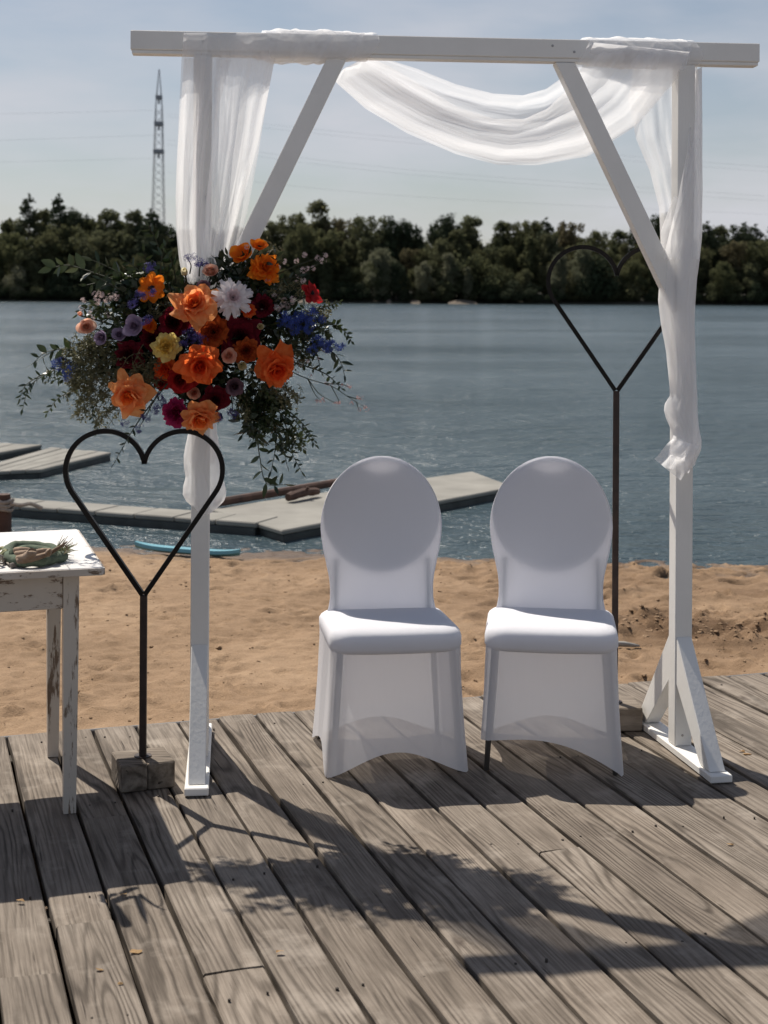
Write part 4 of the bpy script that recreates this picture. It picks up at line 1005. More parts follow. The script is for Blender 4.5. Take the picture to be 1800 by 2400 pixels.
def make_chair(loc, rz, hem_left, label):
    r = empty('covered_chair', loc, rz=rz); tag(r, label, 'chair', 'covered chairs under the arch')
    # backrest cover
    zs = [.365 + (.70 - .365) * i / 22 for i in range(22)] + [.70 + .2295 * sin(pi / 2 * i / 20) for i in range(21)]
    na = 64; vs = []
    for z in zs:
        w = max(back_w(z), .0015); th = .0145 * min(1, .35 + w / .12)
        for k in range(na):
            q = 2 * pi * k / na; c, s = cos(q), sin(q)
            x = w * math.copysign(abs(c) ** .62, c); y = th * math.copysign(abs(s) ** .72, s)
            vs.append((x, back_y(z) + y, z))
    o = lmesh('backrest_cover', vs, grid_faces(len(zs), na, True) + [tuple((len(zs) - 1) * na + k for k in range(na))], M['spandex'], r, True)
    # stitched seam round the back
    pth = [Vector((-back_w(z), back_y(z) - .004, z)) for z in zs[4:]] + [Vector((back_w(z), back_y(z) - .004, z)) for z in reversed(zs[4:-1])]
    sm = MB().tube(pth, .0016, 5); lmesh('seam', sm.v, sm.f, M['spandex'], o, True)
    # padded oval back inside, with its hand hole
    pad = bmesh.new(); ell, lens = [], []
    for k in range(72):
        q = 2 * pi * k / 72; x, z = .192 * cos(q), .738 + .184 * sin(q)
        ell.append((x, z))
    for k in range(17): q = -1 + 2 * k / 16; lens.append((.066 * q, .8965 + .0165 * (1 - q * q)))
    for k in range(15, 0, -1): q = -1 + 2 * k / 16; lens.append((.066 * q, .8965 - .0185 * (1 - abs(q) ** 1.6)))
    def fill(dy, flip):
        vv = []; loops = []
        for lp in (ell, lens):
            b = [pad.verts.new((x, back_y(z) + dy, z)) for x, z in lp]; vv.append(b)
            loops += [pad.edges.new((b[i], b[(i + 1) % len(b)])) for i in range(len(b))]
        bmesh.ops.triangle_fill(pad, use_beauty=True, edges=loops); return vv
    fr, bk = fill(-.005, 0), fill(.005, 1)
    for a, b in zip(fr, bk):
        for i in range(len(a)): pad.faces.new((a[i], a[(i + 1) % len(a)], b[(i + 1) % len(a)], b[i]))
    bmesh.ops.recalc_face_normals(pad, faces=pad.faces)
    me = bpy.data.meshes.new('backrest_pad'); pad.to_mesh(me); pad.free(); link('backrest_pad', me, M['cushion'], r)
    # seat cushion and its cover
    for nm, m, k in (('seat_pad', 'cushion', .972), ('seat_cover', 'spandex', 1.0)):
        vs = []; rings = [(.020, .368), (.006, .374), (0, .386), (0, .412), (.005, .426), (.016, .435), (.04, .440), (.09, .4435), (.15, .445), (.195, .4455)]
        for (ins_, z) in rings:
            for (x, y, sd, s) in rrect(max(.205 - ins_, .004), max(.205 - ins_, .004), max(.055 - ins_ * .3, .003) if ins_ < .15 else .002):
                bul = .010 * sin(pi * s) if sd == 0 and ins_ < .03 else 0
                tilt = .006 * (-y / .2) if z > .42 else 0
                vs.append((x * k, (y - bul) * k - .005, (z - .0 if k == 1 else z - .005 if z > .4 else z + .004) + tilt - .006 * (y < -.12) * ((-y - .12) / .08) * (z > .42)))
        lmesh(nm, vs, grid_faces(len(rings), 100, True) + [tuple((len(rings) - 1) * 100 + q for q in range(100)), tuple(reversed(range(100)))], M[m], r, True)
    # stretch skirt down to the feet
    vs = []; nt = 26
    top, bot = rrect(.202, .203, .05), rrect(.222, .219, .026)
    for i in range(nt + 1):
        t_ = i / nt
        for (x0, y0, sd, s), (x1, y1, _, _) in zip(top, bot):
            bow = (sin(pi * s)) ** 1.5 if 0 < s < 1 else 0
            arch_h = (.068, .055, .06, .055)[sd]
            c0, c1 = ((hem_left, .004), (.004, .004), (.004, .004), (.004, hem_left))[sd]
            if hem_left > .05 and sd == 0: hem = lerp(c0, c1, s * s * s) + .012 * bow
            elif hem_left > .05 and sd == 3: hem = lerp(c0, c1, s) + .06 * bow
            else: hem = c0 + (c1 - c0) * s + arch_h * bow
            z = lerp(.392, hem, t_); k = t_ ** 1.25
            kk = (.392 - z) / .39
            x, y = lerp(x0, x1, kk ** 1.2), lerp(y0, y1, kk ** 1.2)
            pull = .010 * sin(pi * min(1, kk)) ** .8 * bow
            if sd == 0: y += pull
            elif sd == 1: x -= pull
            elif sd == 2: y -= pull
            else: x += pull
            # small tension puckers running down from the seat corners
            cr = min(s, 1 - s); pk_ = .0028 * math.exp(-cr * 9) * math.exp(-((t_ - .12) / .22) ** 2) * sin(70 * s + 9 * t_ + sd * 2)
            nx_, ny_ = ((0, -1), (1, 0), (0, 1), (-1, 0))[sd]; x += nx_ * pk_; y += ny_ * pk_
            vs.append((x, y, z))
    lmesh('skirt', vs, grid_faces(nt + 1, 100, True), M['skirt'], r, True)
    for sx in (-1, 1):
        for sy in (-1, 1):
            mb = MB(); top_z = .37
            mb.tube([(sx * .173, sy * .172, top_z), (sx * .184, sy * .182, .2), (sx * .196, sy * .192, .003)], [.0105, .0105, .008], 10); o = lmesh('leg', mb.v, mb.f, M['chair_metal'], r, True)
        mb = MB(); mb.tube([(sx * .155, back_y(.37), .37), (sx * .152, back_y(.45), .45), (sx * .15, back_y(.6), .6)], .008, 8); lmesh('back_upright', mb.v, mb.f, M['chair_metal'], r, True)
    return r
make_chair((.019, 4.742, 0), radians(8.3), .004, 'white stretch-covered chair whose cover reaches the deck at both front feet')
make_chair((.538, 4.762, 0), radians(-6.0), .098, 'white stretch-covered chair with one bare dark front leg showing')

# ================================================================ FLOWERS
BY = LP.y - .10
bq = empty('flower_arrangement', P(466, 1010, LP.y - .06)); tag(bq, 'large loose flower arrangement of orange, burgundy and lilac blooms on the left post', 'flowers')
bq_loc = bq.location.copy()
PXM = 4.45 / F * .5425                                       # metres per crop pixel
def C(x, y, dy=0.0): return P(x * .5425, 500 + y * .5425, BY - dy)
def petal(L, Wd, a0, a1, R, ripple=.0, point=0.0, nu=6, nv=7, seed=0, notch=0.0):
    """one petal: base at the flower axis (Z), leaning out by a0..a1 (degrees from the axis), bent round the axis"""
    r = random.Random(seed); vs = []; x = R * .04; z = 0.0; ph = r.uniform(0, 6)
    prof = []
    for i in range(nv + 1):
        t_ = i / nv; prof.append((x, z, t_)); al = radians(lerp(a0, a1, t_)); x += sin(al) * L / nv; z += cos(al) * L / nv
    cx_ = [p[0] for p in prof]; cz_ = [p[1] for p in prof]
    k1, k2 = r.uniform(-1, 1), r.uniform(-1, 1)
    for i in range(nv + 1):
        t_ = i / nv
        if point: w = Wd * (sin(pi * (.10 + .62 * t_)) ** .75) * (1 - point * max(0, t_ - .45) * 1.75)
        else: w = Wd * (.30 + .70 * sin(pi / 2 * min(1, t_ * 1.35)) ** 1.1)
        for j in range(nu + 1):
            s = -1 + 2 * j / nu
            te = t_ * (1 - (.0 if point else .34) * abs(s) ** 2.4) * nv; a = min(int(te), nv - 1); fr = te - a
            x, z = lerp(cx_[a], cx_[a + 1], fr), lerp(cz_[a], cz_[a + 1], fr)
            rc = max(abs(x), .42 * R); f = s * w * (1 if t_ < .8 or point else 1 - .12 * (t_ - .8) / .2) / rc
            e = t_ * t_
            rip = ripple * L * e * (sin(2.3 * s + ph) + .7 * sin(5.1 * s + ph * 1.7) * e + k1 * s * abs(s))
            vs.append((x - rc + rc * cos(f) + ripple * L * .5 * e * sin(3.7 * s + ph * 2.1), rc * sin(f), z + rip + r.uniform(-.008, .008) * L * t_))
    return vs, grid_faces(nv + 1, nu + 1)
FM = {
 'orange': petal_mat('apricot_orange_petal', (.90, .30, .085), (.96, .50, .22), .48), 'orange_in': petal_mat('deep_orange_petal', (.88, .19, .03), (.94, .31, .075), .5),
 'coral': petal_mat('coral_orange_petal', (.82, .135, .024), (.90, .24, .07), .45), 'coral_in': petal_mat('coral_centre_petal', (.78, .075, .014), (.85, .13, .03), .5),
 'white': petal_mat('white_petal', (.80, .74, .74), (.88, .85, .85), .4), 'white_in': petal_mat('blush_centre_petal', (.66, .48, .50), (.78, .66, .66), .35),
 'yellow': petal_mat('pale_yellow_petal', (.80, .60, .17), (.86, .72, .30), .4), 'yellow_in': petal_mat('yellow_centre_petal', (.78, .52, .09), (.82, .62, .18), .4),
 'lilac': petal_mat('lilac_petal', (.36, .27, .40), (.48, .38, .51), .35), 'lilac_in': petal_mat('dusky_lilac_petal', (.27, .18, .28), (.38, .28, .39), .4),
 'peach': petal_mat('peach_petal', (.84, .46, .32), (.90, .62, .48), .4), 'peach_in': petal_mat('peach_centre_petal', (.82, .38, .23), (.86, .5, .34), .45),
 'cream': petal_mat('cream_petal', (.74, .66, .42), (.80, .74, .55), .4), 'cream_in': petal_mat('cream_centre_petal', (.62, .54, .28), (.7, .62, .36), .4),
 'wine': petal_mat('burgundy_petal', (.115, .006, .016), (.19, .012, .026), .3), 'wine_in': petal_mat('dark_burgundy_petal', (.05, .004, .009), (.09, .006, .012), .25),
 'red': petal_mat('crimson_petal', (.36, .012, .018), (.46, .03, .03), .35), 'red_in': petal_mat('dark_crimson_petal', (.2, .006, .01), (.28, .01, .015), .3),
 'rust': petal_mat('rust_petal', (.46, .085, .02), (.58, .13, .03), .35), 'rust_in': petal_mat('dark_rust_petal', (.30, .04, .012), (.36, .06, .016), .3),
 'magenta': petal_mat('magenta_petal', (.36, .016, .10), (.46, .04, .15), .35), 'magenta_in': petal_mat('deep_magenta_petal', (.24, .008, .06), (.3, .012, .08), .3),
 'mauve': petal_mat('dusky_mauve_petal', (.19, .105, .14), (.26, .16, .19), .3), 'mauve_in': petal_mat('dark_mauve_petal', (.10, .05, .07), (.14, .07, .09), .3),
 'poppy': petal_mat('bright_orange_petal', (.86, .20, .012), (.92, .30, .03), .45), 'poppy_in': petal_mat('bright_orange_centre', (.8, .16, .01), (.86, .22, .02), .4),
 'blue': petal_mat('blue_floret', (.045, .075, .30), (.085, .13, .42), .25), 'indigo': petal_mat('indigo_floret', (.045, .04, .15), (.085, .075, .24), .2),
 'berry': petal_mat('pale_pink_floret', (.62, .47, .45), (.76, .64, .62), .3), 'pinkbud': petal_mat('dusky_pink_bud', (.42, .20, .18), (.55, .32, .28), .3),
 'dark': simple('dark_flower_centre', (.02, .012, .014), .8, .3, 90),
}
M['ruscus'] = leaf_mat('dark_ruscus_leaf', (.010, .020, .009), (.026, .045, .018), .12, .33, 9)
M['leafmid'] = leaf_mat('mid_green_leaf', (.022, .036, .014), (.05, .07, .026), .2, .38, 9)
M['filler'] = leaf_mat('dry_green_filler', (.085, .08, .040), (.20, .185, .10), .25, .6, 30)
M['stem'] = simple('flower_stem', (.03, .036, .016), .7, .4, 40)
def frame(axis, roll):
    z = axis.normalized(); x = z.orthogonal().normalized(); x = Quaternion(z, roll) @ x; y = z.cross(x)
    return Matrix((x, y, z)).transposed().to_4x4()
LAYERS = {   # (count, length, half width, a0, a1, base height, ripple, point, inner?)
 'rose': [(7, .90, .50, 66, 104, -.12, .09, 0, 0), (7, .82, .46, 56, 82, -.06, .09, 0, 0), (6, .70, .40, 46, 54, .0, .08, 0, 0), (6, .58, .33, 36, 28, .04, .06, 0, 1), (5, .48, .26, 28, 6, .06, .05, 0, 1), (5, .38, .18, 18, -14, .08, .03, 0, 1)],
 'openrose': [(6, .98, .56, 62, 116, -.16, .19, 0, 0), (6, .90, .52, 52, 98, -.10, .18, 0, 0), (6, .78, .46, 44, 74, -.04, .15, 0, 0), (6, .66, .40, 36, 48, .0, .12, 0, 0), (5, .56, .32, 30, 26, .04, .07, 0, 1), (5, .46, .25, 24, 6, .06, .05, 0, 1), (4, .36, .18, 18, -14, .08, .04, 0, 1), (3, .28, .12, 10, -20, .09, .03, 0, 1)],
 'ranunculus': [(6, .80, .60, 62, 52, -.10, .02, 0, 0), (6, .70, .52, 52, 34, -.05, .02, 0, 0), (6, .58, .42, 44, 14, .0, .02, 0, 0), (5, .46, .32, 34, -4, .03, .01, 0, 1), (5, .36, .22, 24, -18, .06, .01, 0, 1), (4, .26, .14, 12, -28, .08, .01, 0, 1)],
 'dahlia': [(16, 1.0, .15, 84, 100, -.08, .02, .45, 0), (15, .92, .145, 72, 84, -.04, .02, .45, 0), (14, .80, .14, 60, 66, .0, .02, .45, 0), (12, .66, .13, 48, 46, .03, .02, .4, 0), (10, .50, .11, 36, 24, .06, .02, .3, 1), (8, .36, .09, 22, 2, .08, .02, .3, 1)],
 'carnation': [(12, .95, .42, 76, 96, -.06, .12, 0, 0), (12, .88, .40, 64, 78, -.03, .14, 0, 0), (11, .80, .36, 52, 60, .0, .16, 0, 0), (10, .70, .32, 40, 40, .02, .17, 0, 1), (8, .54, .2, 24, 18, .04, .2, 0, 1), (6, .42, .16, 10, 0, .05, .2, 0, 1)],
 'cosmos': [(8, 1.0, .38, 80, 88, 0, .05, 0, 0), (7, .82, .32, 66, 76, .02, .06, 0, 0)],
 'poppy': [(4, 1.0, .85, 54, 64, 0, .07, 0, 0), (4, .9, .78, 44, 46, .02, .07, 0, 0)],
 'bud': [(4, .85, .5, 40, -6, -.05, .01, 0, 0), (4, .75, .4, 30, -16, 0, .01, 0, 1)],
}
KINDNAME = {'rose': 'rose', 'openrose': 'rose', 'ranunculus': 'ranunculus', 'dahlia': 'dahlia', 'carnation': 'carnation', 'cosmos': 'cosmos_flower', 'poppy': 'poppy_flower', 'bud': 'flower_bud'}
fi = 0
def flower(kind, col, x, y, d, tilt=(0, 0), dy=.0, label=None):
    global fi
    d *= 1.10 if d > 140 else 1.22
    if kind == 'openrose': dy += .02
    fi += 1; rf = random.Random(900 + fi); op_ = rf.uniform(-14, 12); R = d / 2 * PXM; loc = C(x, y, dy)
    axis = Vector((tilt[0], -1, tilt[1])); mat4 = frame(axis, rf.uniform(0, 6.28)); big = d >= 95
    core = MB()
    # receptacle and calyx behind the petals
    core.tube([Vector((0, 0, -.34 * R)), Vector((0, 0, -.12 * R)), Vector((0, 0, .02 * R))], [.06 * R, .16 * R, .10 * R], 8)
    if kind in ('cosmos', 'poppy'):
        core = MB()
        for _ in range(26):
            a = rf.uniform(0, 6.28); q = rf.uniform(0, .17) * R; core.tube([Vector((cos(a) * q, sin(a) * q, 0)), Vector((cos(a) * q * 1.15, sin(a) * q * 1.15, R * rf.uniform(.12, .26)))], [.03 * R, .035 * R], 5)
    fo = lmesh(KINDNAME[kind], core.v, core.f, FM['dark'] if kind in ('cosmos', 'poppy') else M['stem'], bq)
    fo.location = loc - bq_loc; fo.rotation_euler = mat4.to_3x3().to_euler()
    if label: fo['label'] = label
    joined = {}
    for li, (n, L, wd, a0, a1, b, rip, pt_, inner) in enumerate(LAYERS[kind]):
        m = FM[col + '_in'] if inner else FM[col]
        meshes = []
        for v_ in range(3 if big else 1):
            vs, fs = petal(L * R * (rf.uniform(.86, 1.1) if li < 2 else 1), wd * R, a0 + op_ * .4, a1 + op_ * (1 if li < 4 else .3), R, rip * rf.uniform(.7, 1.5), pt_, *((4, 5) if kind == 'dahlia' else (6, 7) if d > 70 else (4, 4)), seed=fi * 31 + li * 7 + v_)
            meshes.append((vs, fs))
        mdat = []
        for (vs, fs) in meshes if big else ():
            me = bpy.data.meshes.new('petal'); me.from_pydata(vs, [], fs); me.update(); me.polygons.foreach_set('use_smooth', [True] * len(me.polygons)); me.materials.append(m); mdat.append(me)
        for k in range(n):
            rot = 2 * pi * (k / n) + li * 2.4 + rf.uniform(-.14, .14); til = rf.uniform(-.2, .2) if li < 3 and kind in ('openrose', 'rose', 'poppy') else rf.uniform(-.10, .10); sc = rf.uniform(.86, 1.1)
            mm = Matrix.Translation((0, 0, b * R)) @ Matrix.Rotation(rot, 4, 'Z') @ Matrix.Rotation(til, 4, 'Y') @ Matrix.Scale(sc, 4)
            if big:
                po = link('petal', mdat[k % 3], None, fo); po.matrix_local = mm
            else:
                vs, fs = meshes[0]; joined.setdefault(m, MB()).add([mm @ Vector(v) for v in vs], fs)
    for m, jb in joined.items(): lmesh('petals', jb.v, jb.f, m, fo, True)
    # stem back into the arrangement
    back = C(lerp(x, 850, .35), lerp(y, 600, .35), -.05); st = MB().tube(catmull([loc + axis.normalized() * -.2 * R, loc.lerp(back, .5) + Vector((0, .02, 0)), back], 6), .0028, 5)
    mesh('stem', st.v, st.f, M['stem'], bq)
    return fo
for args in (
    ('openrose', 'orange', 845, 400, 196, (-.1, .5), .13), ('dahlia', 'white', 1006, 366, 166, (.25, .2), .14), ('openrose', 'coral', 862, 652, 188, (.1, -.3), .15), ('openrose', 'coral', 1192, 662, 190, (.3, -.6), .12),
    ('openrose', 'orange', 560, 778, 186, (-.1, -.45), .12), ('openrose', 'orange', 866, 872, 172, (.15, -.75), .13), ('carnation', 'yellow', 720, 576, 112, (-.05, .05), .15), ('ranunculus', 'lilac', 582, 487, 106, (-.2, .1), .10),
    ('ranunculus', 'lilac', 440, 536, 84, (-.3, -.05), .09), ('ranunculus', 'lilac', 515, 526, 76, (.2, .5), .075), ('ranunculus', 'peach', 372, 492, 98, (.25, .2), .08), ('ranunculus', 'peach', 910, 256, 92, (.1, .9), .06),
    ('bud', 'cream', 800, 264, 66, (-.2, 1.0), .07), ('poppy', 'poppy', 1052, 192, 104, (-.5, .8), .04), ('poppy', 'poppy', 1120, 152, 84, (.2, 1.2), .02), ('carnation', 'poppy', 1142, 240, 116, (.5, .3), .05), ('cosmos', 'poppy', 656, 322, 126, (-.25, .2), .08),
    ('cosmos', 'red', 1346, 345, 92, (1.2, .5), .04), ('rose', 'wine', 1035, 535, 200, (.1, .05), .07), ('rose', 'wine', 752, 472, 170, (-.1, .1), .08), ('carnation', 'wine', 562, 612, 116, (-.2, -.1), .07), ('rose', 'red', 782, 712, 132, (-.1, -.3), .09),
    ('rose', 'wine', 930, 800, 116, (.1, -.3), .09), ('carnation', 'wine', 1132, 402, 96, (.2, .1), .06), ('carnation', 'rust', 922, 512, 118, (.1, .1), .10), ('carnation', 'coral', 712, 668, 92, (-.2, -.2), .09), ('carnation', 'rust', 1062, 592, 96, (.2, -.1), .10),
    ('carnation', 'magenta', 764, 858, 108, (-.3, -.2), .10), ('ranunculus', 'peach', 988, 616, 94, (.2, .2), .13), ('bud', 'cream', 1042, 652, 84, (.3, -.2), .13), ('bud', 'cream', 1122, 490, 60, (.3, .1), .10), ('ranunculus', 'mauve', 1012, 746, 102, (.3, -.2), .11),
    ('ranunculus', 'peach', 838, 776, 72, (0, -.2), .05), ('carnation', 'poppy', 650, 486, 62, (-.3, 0), .07), ('carnation', 'coral', 1076, 420, 56, (.2, 0), .09), ('carnation', 'wine', 660, 540, 92, (-.1, 0), .06), ('ranunculus', 'mauve', 880, 318, 70, (0, .4), .07), ('rose', 'red', 700, 730, 70, (-.2, -.3), .06), ('bud', 'peach', 350, 440, 46, (-.3, .8), .07)):
    flower(*args)
# ---- small floret clusters
def florets(name, m, spots, rad, n, seed, dy=.08):
    """spots: crop pixels; every cluster is a part of its own"""
    rb = random.Random(seed)
    for (x, y) in spots:
        c = C(x, y, dy + rb.uniform(-.02, .02)); jb = MB(); r = rad * PXM * rb.uniform(.85, 1.15)
        for k in range(n):
            d = Vector((rb.gauss(0, 1), rb.gauss(0, 1) - .5, rb.gauss(0, 1))).normalized(); p = c + d * r * rb.uniform(.55, 1.0); F3 = frame(d, rb.uniform(0, 6)).to_3x3(); s = r * .52
            for q in range(5):
                a = q * 2 * pi / 5; b2 = a + .55
                jb.add([p, p + F3 @ Vector((cos(a) * s * .6, sin(a) * s * .6, s * .14)), p + F3 @ Vector((cos((a + b2) / 2) * s, sin((a + b2) / 2) * s, s * .24)), p + F3 @ Vector((cos(b2) * s * .6, sin(b2) * s * .6, s * .14))], [(0, 1, 2, 3)])
        jb.build(name, FM[m], bq)
florets('blue_floret_cluster', 'indigo', [(640, 235), (655, 228), (858, 212), (885, 214), (812, 195), (838, 188), (600, 350), (618, 356), (660, 340), (580, 385), (570, 392), (806, 520), (830, 512), (850, 530), (828, 548), (800, 560), (856, 582), (912, 600), (926, 606), (640, 455), (620, 470), (690, 795), (705, 812), (672, 850), (684, 826), (620, 880), (640, 890), (600, 930), (538, 905), (1000, 858), (945, 882), (1012, 868), (880, 545), (786, 560)], 20, 13, 5, .14)
florets('blue_floret_cluster', 'blue', [(1226, 448), (1246, 470), (1280, 480), (1300, 436), (1318, 450), (1342, 470), (1356, 432), (1392, 456), (1330, 500), (1275, 500), (1210, 470), (1372, 548), (1400, 562), (1432, 566), (1466, 574), (1416, 580), (1350, 590), (243, 655), (268, 640), (290, 682), (285, 706), (312, 662), (300, 690), (1290, 455), (1310, 480)], 25, 15, 6, .07)
florets('pale_floret', 'berry', [(360, 375), (410, 352), (428, 345), (420, 382), (460, 372), (500, 366), (390, 430), (466, 440), (352, 408), (502, 350), (480, 360), (438, 352), (398, 452), (1230, 210), (1280, 206), (1315, 180), (1370, 192), (1405, 180), (1395, 206), (1310, 245), (1330, 240), (1356, 236), (1278, 282), (1310, 290), (1230, 375), (1265, 370), (1185, 350), (1135, 380), (1130, 420), (1068, 446), (1156, 285), (1200, 410), (1216, 400), (1188, 402), (1240, 400), (1202, 236), (1068, 145), (1262, 385)], 15, 12, 7, .05)
# thin stalks that carry the florets
for (x0, y0, x1, y1, mx, my) in ((520, 470, 350, 375, 430, 400), (520, 480, 345, 410, 420, 425), (560, 420, 500, 355, 540, 380), (1120, 300, 1405, 180, 1260, 235), (1130, 330, 1390, 206, 1270, 290), (1120, 430, 1310, 290, 1230, 340), (1150, 420, 1345, 350, 1260, 380), (1150, 480, 1392, 456, 1280, 470), (1160, 520, 1466, 574, 1330, 540), (420, 640, 245, 655, 330, 640), (1130, 340, 1330, 238, 1230, 300), (820, 260, 812, 198, 825, 225), (860, 270, 872, 215, 862, 240), (720, 700, 600, 930, 660, 820), (980, 760, 1005, 862, 1000, 800)):
    pp = catmull([C(x0, y0, .0), C(mx, my, .04), C(x1, y1, .05)], 10); MB().tube(pp, [.0024 - .00012 * i for i in range(11)], 5).build('stem', M['stem'], bq)
# ---- leafy sprays: each spray is a part, its leaves sub-parts
def leaf_mesh(ratio, m, fold=.12):
    vs, n = [], 5
    for i in range(n + 1):
        t_ = i / n; w = ratio * .5 * sin(pi * (t_ ** .85)) ** .9 if 0 < i < n else 0.0; bend = -.10 * (t_ - .2) ** 2
        vs += [(t_, -w, bend + fold * w), (t_, 0, bend), (t_, w, bend + fold * w)]
    me = bpy.data.meshes.new('leaf'); me.from_pydata(vs, [], grid_faces(n + 1, 3)); me.update(); me.polygons.foreach_set('use_smooth', [True] * len(me.polygons)); me.materials.append(m); return me
LM = {'ruscus': [leaf_mesh(.36, M['ruscus']), leaf_mesh(.30, M['ruscus'], .3)], 'mid': [leaf_mesh(.44, M['leafmid']), leaf_mesh(.5, M['leafmid'], .25)]}
rl = random.Random(77)
def spray(pts, leaf, n, kind='ruscus', dy0=.02, dy1=.06, spread=55, tipleaf=True):
    """stem through crop pixels; n leaves of length leaf (crop pixels) placed alternately"""
    k = len(pts); pp = catmull([C(x, y, lerp(dy0, dy1, i / (k - 1)) + rl.uniform(-.01, .01)) for i, (x, y) in enumerate(pts)], 24)
    mb = MB().tube(pp, [lerp(.0026, .0009, i / 24) for i in range(25)], 5); st = mb.build('leaf_spray', M['stem'], bq, origin=pp[0])
    for i in range(n):
        t_ = (i + .7) / n if n > 1 else 1; t_ = min(1, .12 + .88 * t_); q = t_ * 24; a = int(min(q, 23)); p = pp[a].lerp(pp[a + 1], q - a); d = (pp[a + 1] - pp[a]).normalized()
        side = 1 if i % 2 else -1; ang = radians(spread * rl.uniform(.6, 1.3)) * side * (0.15 if tipleaf and i == n - 1 else 1)
        view = Vector((rl.gauss(0, .45), -1, rl.gauss(0, .45))).normalized(); view = (view - d * d.dot(view)).normalized()
        ld = Quaternion(view, ang) @ d; nrm = (Quaternion(ld, rl.gauss(0, .55)) @ view); yv = nrm.cross(ld).normalized()
        R = Matrix((ld, yv, nrm)).transposed().to_4x4(); s = leaf * PXM * rl.uniform(.75, 1.15) * lerp(1.05, .8, t_)
        o = link('leaf', rl.choice(LM[kind]), None, st); o.matrix_local = Matrix.Translation(p - pp[0]) @ R @ Matrix.Scale(s, 4)
spray([(735, 340), (705, 210), (672, 110), (640, 55)], 66, 11); spray([(690, 300), (700, 190), (735, 90)], 50, 8); spray([(620, 330), (420, 262), (300, 225), (222, 235)], 82, 12, 'mid'); spray([(600, 330), (500, 250), (395, 200)], 66, 8, 'ruscus'); spray([(560, 360), (460, 300), (370, 310)], 62, 7)
spray([(640, 330), (600, 250), (540, 200)], 60, 7); spray([(420, 640), (300, 590), (200, 600), (135, 655)], 58, 11, 'mid'); spray([(400, 640), (280, 660), (140, 735), (95, 850)], 34, 20, 'ruscus'); spray([(330, 610), (260, 585), (170, 630)], 50, 6)
spray([(1300, 520), (1420, 480), (1490, 510), (1520, 555)], 34, 14, 'mid'); spray([(1300, 560), (1420, 590), (1470, 640), (1490, 705)], 62, 9, 'ruscus'); spray([(1280, 570), (1360, 600), (1388, 690)], 50, 6)
spray([(1010, 760), (1080, 860), (1070, 930), (1045, 960)], 62, 8, 'ruscus'); spray([(1040, 740), (1100, 900), (1120, 1040), (1150, 1165), (1235, 1172)], 72, 15, 'ruscus'); spray([(1080, 740), (1180, 880), (1190, 1000), (1170, 1120)], 58, 13, 'ruscus'); spray([(1100, 740), (1220, 880), (1255, 1020), (1305, 1120)], 44, 18, 'ruscus', spread=65); spray([(1150, 760), (1260, 880), (1320, 950), (1360, 1000)], 34, 16, 'mid', spread=65)
spray([(1120, 760), (1160, 840), (1180, 950)], 48, 10, 'mid'); spray([(1080, 780), (1090, 860), (1120, 960)], 50, 10); spray([(760, 690), (640, 840), (565, 950), (490, 1085)], 34, 17, 'ruscus', .08, .16); spray([(960, 330), (1000, 240), (980, 175)], 62, 5); spray([(1010, 300), (1060, 240), (1075, 170)], 58, 5); spray([(1040, 290), (1090, 220), (1150, 215)], 58, 5); spray([(960, 250), (920, 240)], 56, 2)
spray([(1120, 330), (1200, 290), (1300, 270)], 44, 8); spray([(1140, 480), (1260, 520), (1360, 520)], 46, 10); spray([(480, 440), (400, 400), (330, 440)], 40, 8, 'mid'); spray([(640, 650), (540, 680), (460, 690)], 40, 7); spray([(900, 720), (930, 800), (940, 890)], 50, 6); spray([(1120, 690), (1200, 780), (1300, 800)], 34, 10, 'mid')
spray([(430, 700), (330, 760), (250, 800), (200, 870)], 30, 16, 'mid', spread=65); spray([(470, 760), (400, 850), (420, 930)], 26, 14, 'mid', spread=65); spray([(330, 650), (200, 690), (115, 740), (85, 800)], 40, 14, 'ruscus'); spray([(1060, 760), (1120, 860), (1210, 980), (1240, 1090)], 46, 16, 'ruscus'); spray([(960, 700), (1060, 820), (1080, 900)], 56, 8)
spray([(700, 300), (640, 230), (620, 160)], 60, 7); spray([(640, 350), (520, 330), (430, 280)], 58, 8); spray([(1150, 300), (1190, 220), (1190, 170)], 46, 6); spray([(760, 300), (750, 230), (720, 170)], 50, 6)
spray([(1260, 640), (1400, 690), (1480, 760)], 30, 12, 'mid', spread=65); spray([(1330, 430), (1420, 400), (1470, 380)], 24, 12, 'mid', spread=65); spray([(1180, 800), (1300, 900), (1360, 985)], 32, 14, 'ruscus', spread=65)
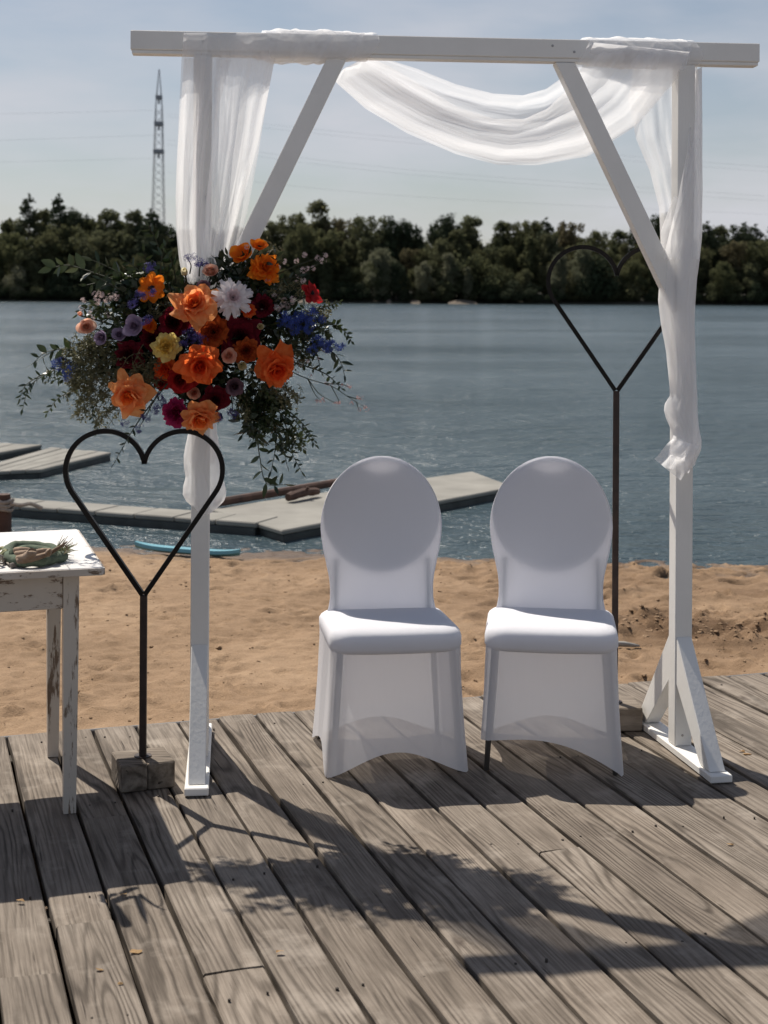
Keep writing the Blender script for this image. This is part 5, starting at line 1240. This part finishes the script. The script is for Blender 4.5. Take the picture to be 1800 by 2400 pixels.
# ---- fine filler: far too many sprigs to count
def filler(name, m, blobs, n, size, seed, strands=True):
    rb = random.Random(seed); jb = MB(); tot = sum(b[2] * b[3] for b in blobs)
    def leaf(p, d):
        s = d.orthogonal().normalized(); s = Quaternion(d, rb.uniform(0, 6)) @ s; l = size * PXM * rb.uniform(.5, 1.35); w = l * .27
        jb.add([p, p + d * l * .5 + s * w, p + d * l, p + d * l * .5 - s * w], [(0, 1, 2, 3)])
    for (x, y, rx, ry, dy, ang) in blobs:
        cnt_ = int(n * rx * ry / tot)
        def pt(): 
            a = rb.uniform(0, 6.28); q = rb.random() ** .55; ex, ey = cos(a) * q * rx, sin(a) * q * ry
            return x + ex * cos(ang) - ey * sin(ang), y + ex * sin(ang) + ey * cos(ang)
        if not strands:
            for _ in range(cnt_):
                px, py = pt(); leaf(C(px, py, dy + rb.gauss(0, .022)), Vector((rb.gauss(0, 1), rb.gauss(0, .8), rb.gauss(0, 1))).normalized())
            continue
        while cnt_ > 0:
            px, py = pt(); e = C(px, py, dy + rb.gauss(0, .022)); away = Vector((px - 850, 0, -(py - 560))).normalized()
            ln = rb.uniform(40, 95) * PXM; d0 = (away + Vector((rb.gauss(0, .5), rb.gauss(0, .4), rb.gauss(0, .5) - .15))).normalized()
            a = e - d0 * ln; mid = (a + e) / 2 + Vector((rb.gauss(0, .006), rb.gauss(0, .006), rb.gauss(0, .006) + .004)); e = e + Vector((0, 0, -.2 * ln * rb.random()))
            pp = catmull([a, mid, e], 6); jb.tube(pp, [.0011 - .0001 * i for i in range(7)], 3, False)
            k = rb.randint(9, 18); cnt_ -= k
            for _ in range(k):
                q = rb.uniform(.35, 1) * 6; i = min(int(q), 5); p = pp[i].lerp(pp[i + 1], q - i); d = (pp[i + 1] - pp[i]).normalized()
                dd = (d * .8 + Vector((rb.gauss(0, .8), rb.gauss(0, .8), rb.gauss(0, .8)))).normalized(); off = dd * rb.uniform(0, 9) * PXM
                leaf(p + off, dd)
    tag(jb.build(name, m, bq), kind='stuff')
filler('dark_foliage', M['ruscus'], [(850, 540, 300, 230, -.02, 0), (620, 380, 150, 130, -.01, 0), (1150, 480, 190, 150, -.01, 0), (640, 620, 160, 120, -.01, 0), (1080, 340, 120, 110, 0, 0), (880, 740, 120, 130, 0, 0), (1130, 850, 90, 110, .02, .9), (560, 340, 110, 60, .02, 0), (480, 600, 120, 80, 0, .3), (1000, 250, 130, 60, 0, 0)], 5200, 46, 1, False)
filler('fine_filler', M['filler'], [(410, 640, 130, 90, .05, .4), (350, 690, 80, 70, .06, 0), (340, 770, 60, 70, .06, 0), (420, 840, 90, 40, .06, .3), (330, 870, 30, 40, .06, 0), (620, 660, 60, 60, .08, 0), (420, 900, 16, 50, .06, 0), (650, 720, 40, 50, .08, 0), (380, 580, 70, 40, .06, 0), (300, 640, 60, 50, .05, 0), (450, 740, 60, 70, .05, 0)], 5800, 14, 2)
filler('fine_filler', M['filler'], [(1415, 400, 55, 26, .03, -.4), (1380, 440, 60, 30, .03, 0), (1250, 790, 80, 50, .06, .6), (1210, 690, 50, 60, .03, 0), (1300, 640, 60, 40, .04, 0), (1210, 155, 30, 16, .02, 0), (1060, 860, 60, 60, .05, 1), (700, 420, 60, 80, .03, 0), (1250, 320, 90, 30, .02, -.2)], 2600, 13, 3)
filler('small_dark_leaves', M['leafmid'], [(1150, 820, 130, 70, .05, .7), (1200, 920, 80, 70, .05, .8), (1260, 1000, 50, 60, .05, .8), (1400, 500, 90, 40, .03, .3), (470, 440, 110, 70, .03, .2), (570, 290, 120, 60, .03, .3), (230, 690, 70, 22, .04, -.5), (1340, 560, 110, 40, .03, .2), (1120, 900, 70, 110, .04, .3), (1330, 480, 120, 60, .02, .2), (1250, 620, 90, 50, .02, 0)], 2000, 27, 4)
# pink waxflower spray on the right
pk = [[(1230, 670), (1330, 715), (1430, 745), (1500, 790), (1582, 842)], [(1400, 735), (1480, 740), (1512, 752)], [(1330, 715), (1380, 780), (1448, 820)], [(1430, 745), (1460, 800), (1462, 818)], [(1500, 790), (1540, 800), (1560, 800)], [(1330, 716), (1360, 780), (1385, 808)], [(1540, 815), (1550, 850)], [(1250, 660), (1310, 640), (1375, 630)]]
for br_ in pk:
    pp = catmull([C(x, y, .06) for x, y in br_], 12); MB().tube(pp, [.0018 - .0001 * i for i in range(13)], 5).build('stem', M['stem'], bq)
florets('pink_bud_cluster', 'pinkbud', [(1512, 752), (1500, 745), (1448, 820), (1385, 808), (1370, 812), (1400, 806), (1462, 818), (1560, 800), (1575, 835), (1584, 848), (1552, 848), (1430, 742), (1410, 735), (1330, 640), (1375, 630), (1300, 655), (1340, 700), (1480, 742), (1545, 795), (1520, 820), (1285, 690)], 10, 8, 9, .06)

# ================================================================ LITTER ON THE DECK
M['deadleaf'] = petal_mat('fallen_leaf_bit', (.34, .20, .09), (.42, .28, .14), .1)
lit = (('small tan leaf scrap lying left of the board joint', 320, 2232, .012), ('tiny yellowish leaf scrap in front of the table shadow', 290, 2098, .007), ('tiny brown leaf scrap on the left foreground board', 48, 2112, .008), ('small ochre leaf scrap right of the flower shadow', 655, 2232, .008), ('small dry leaf curl beside the right arch foot', 1752, 1768, .014), ('tiny green-brown leaf bit near the right arch foot', 1738, 1762, .008), ('pale leaf fleck on the boards at the right edge', 1712, 1980, .007), ('dark leaf crumb on the bottom left boards', 282, 2306, .006), ('dark leaf crumb near the bottom left board joint', 232, 2274, .007))
for i, (lab, u, v, s) in enumerate(lit):
    p = G(u, v, .004); r = random.Random(i); a = r.uniform(0, 6); vs = []
    for k in range(7):
        q = a + k * 2 * pi / 7; rr = s * r.uniform(.55, 1.2); vs.append(p + Vector((cos(q) * rr * 1.5, sin(q) * rr * .8, r.uniform(0, .005))))
    vs.append(p + Vector((0, 0, .004)))
    o = mesh('leaf_scrap', vs, [(k, (k + 1) % 7, 7) for k in range(7)], M['deadleaf'], origin=p); tag(o, lab, 'leaf scrap', 'leaf scraps on the deck')
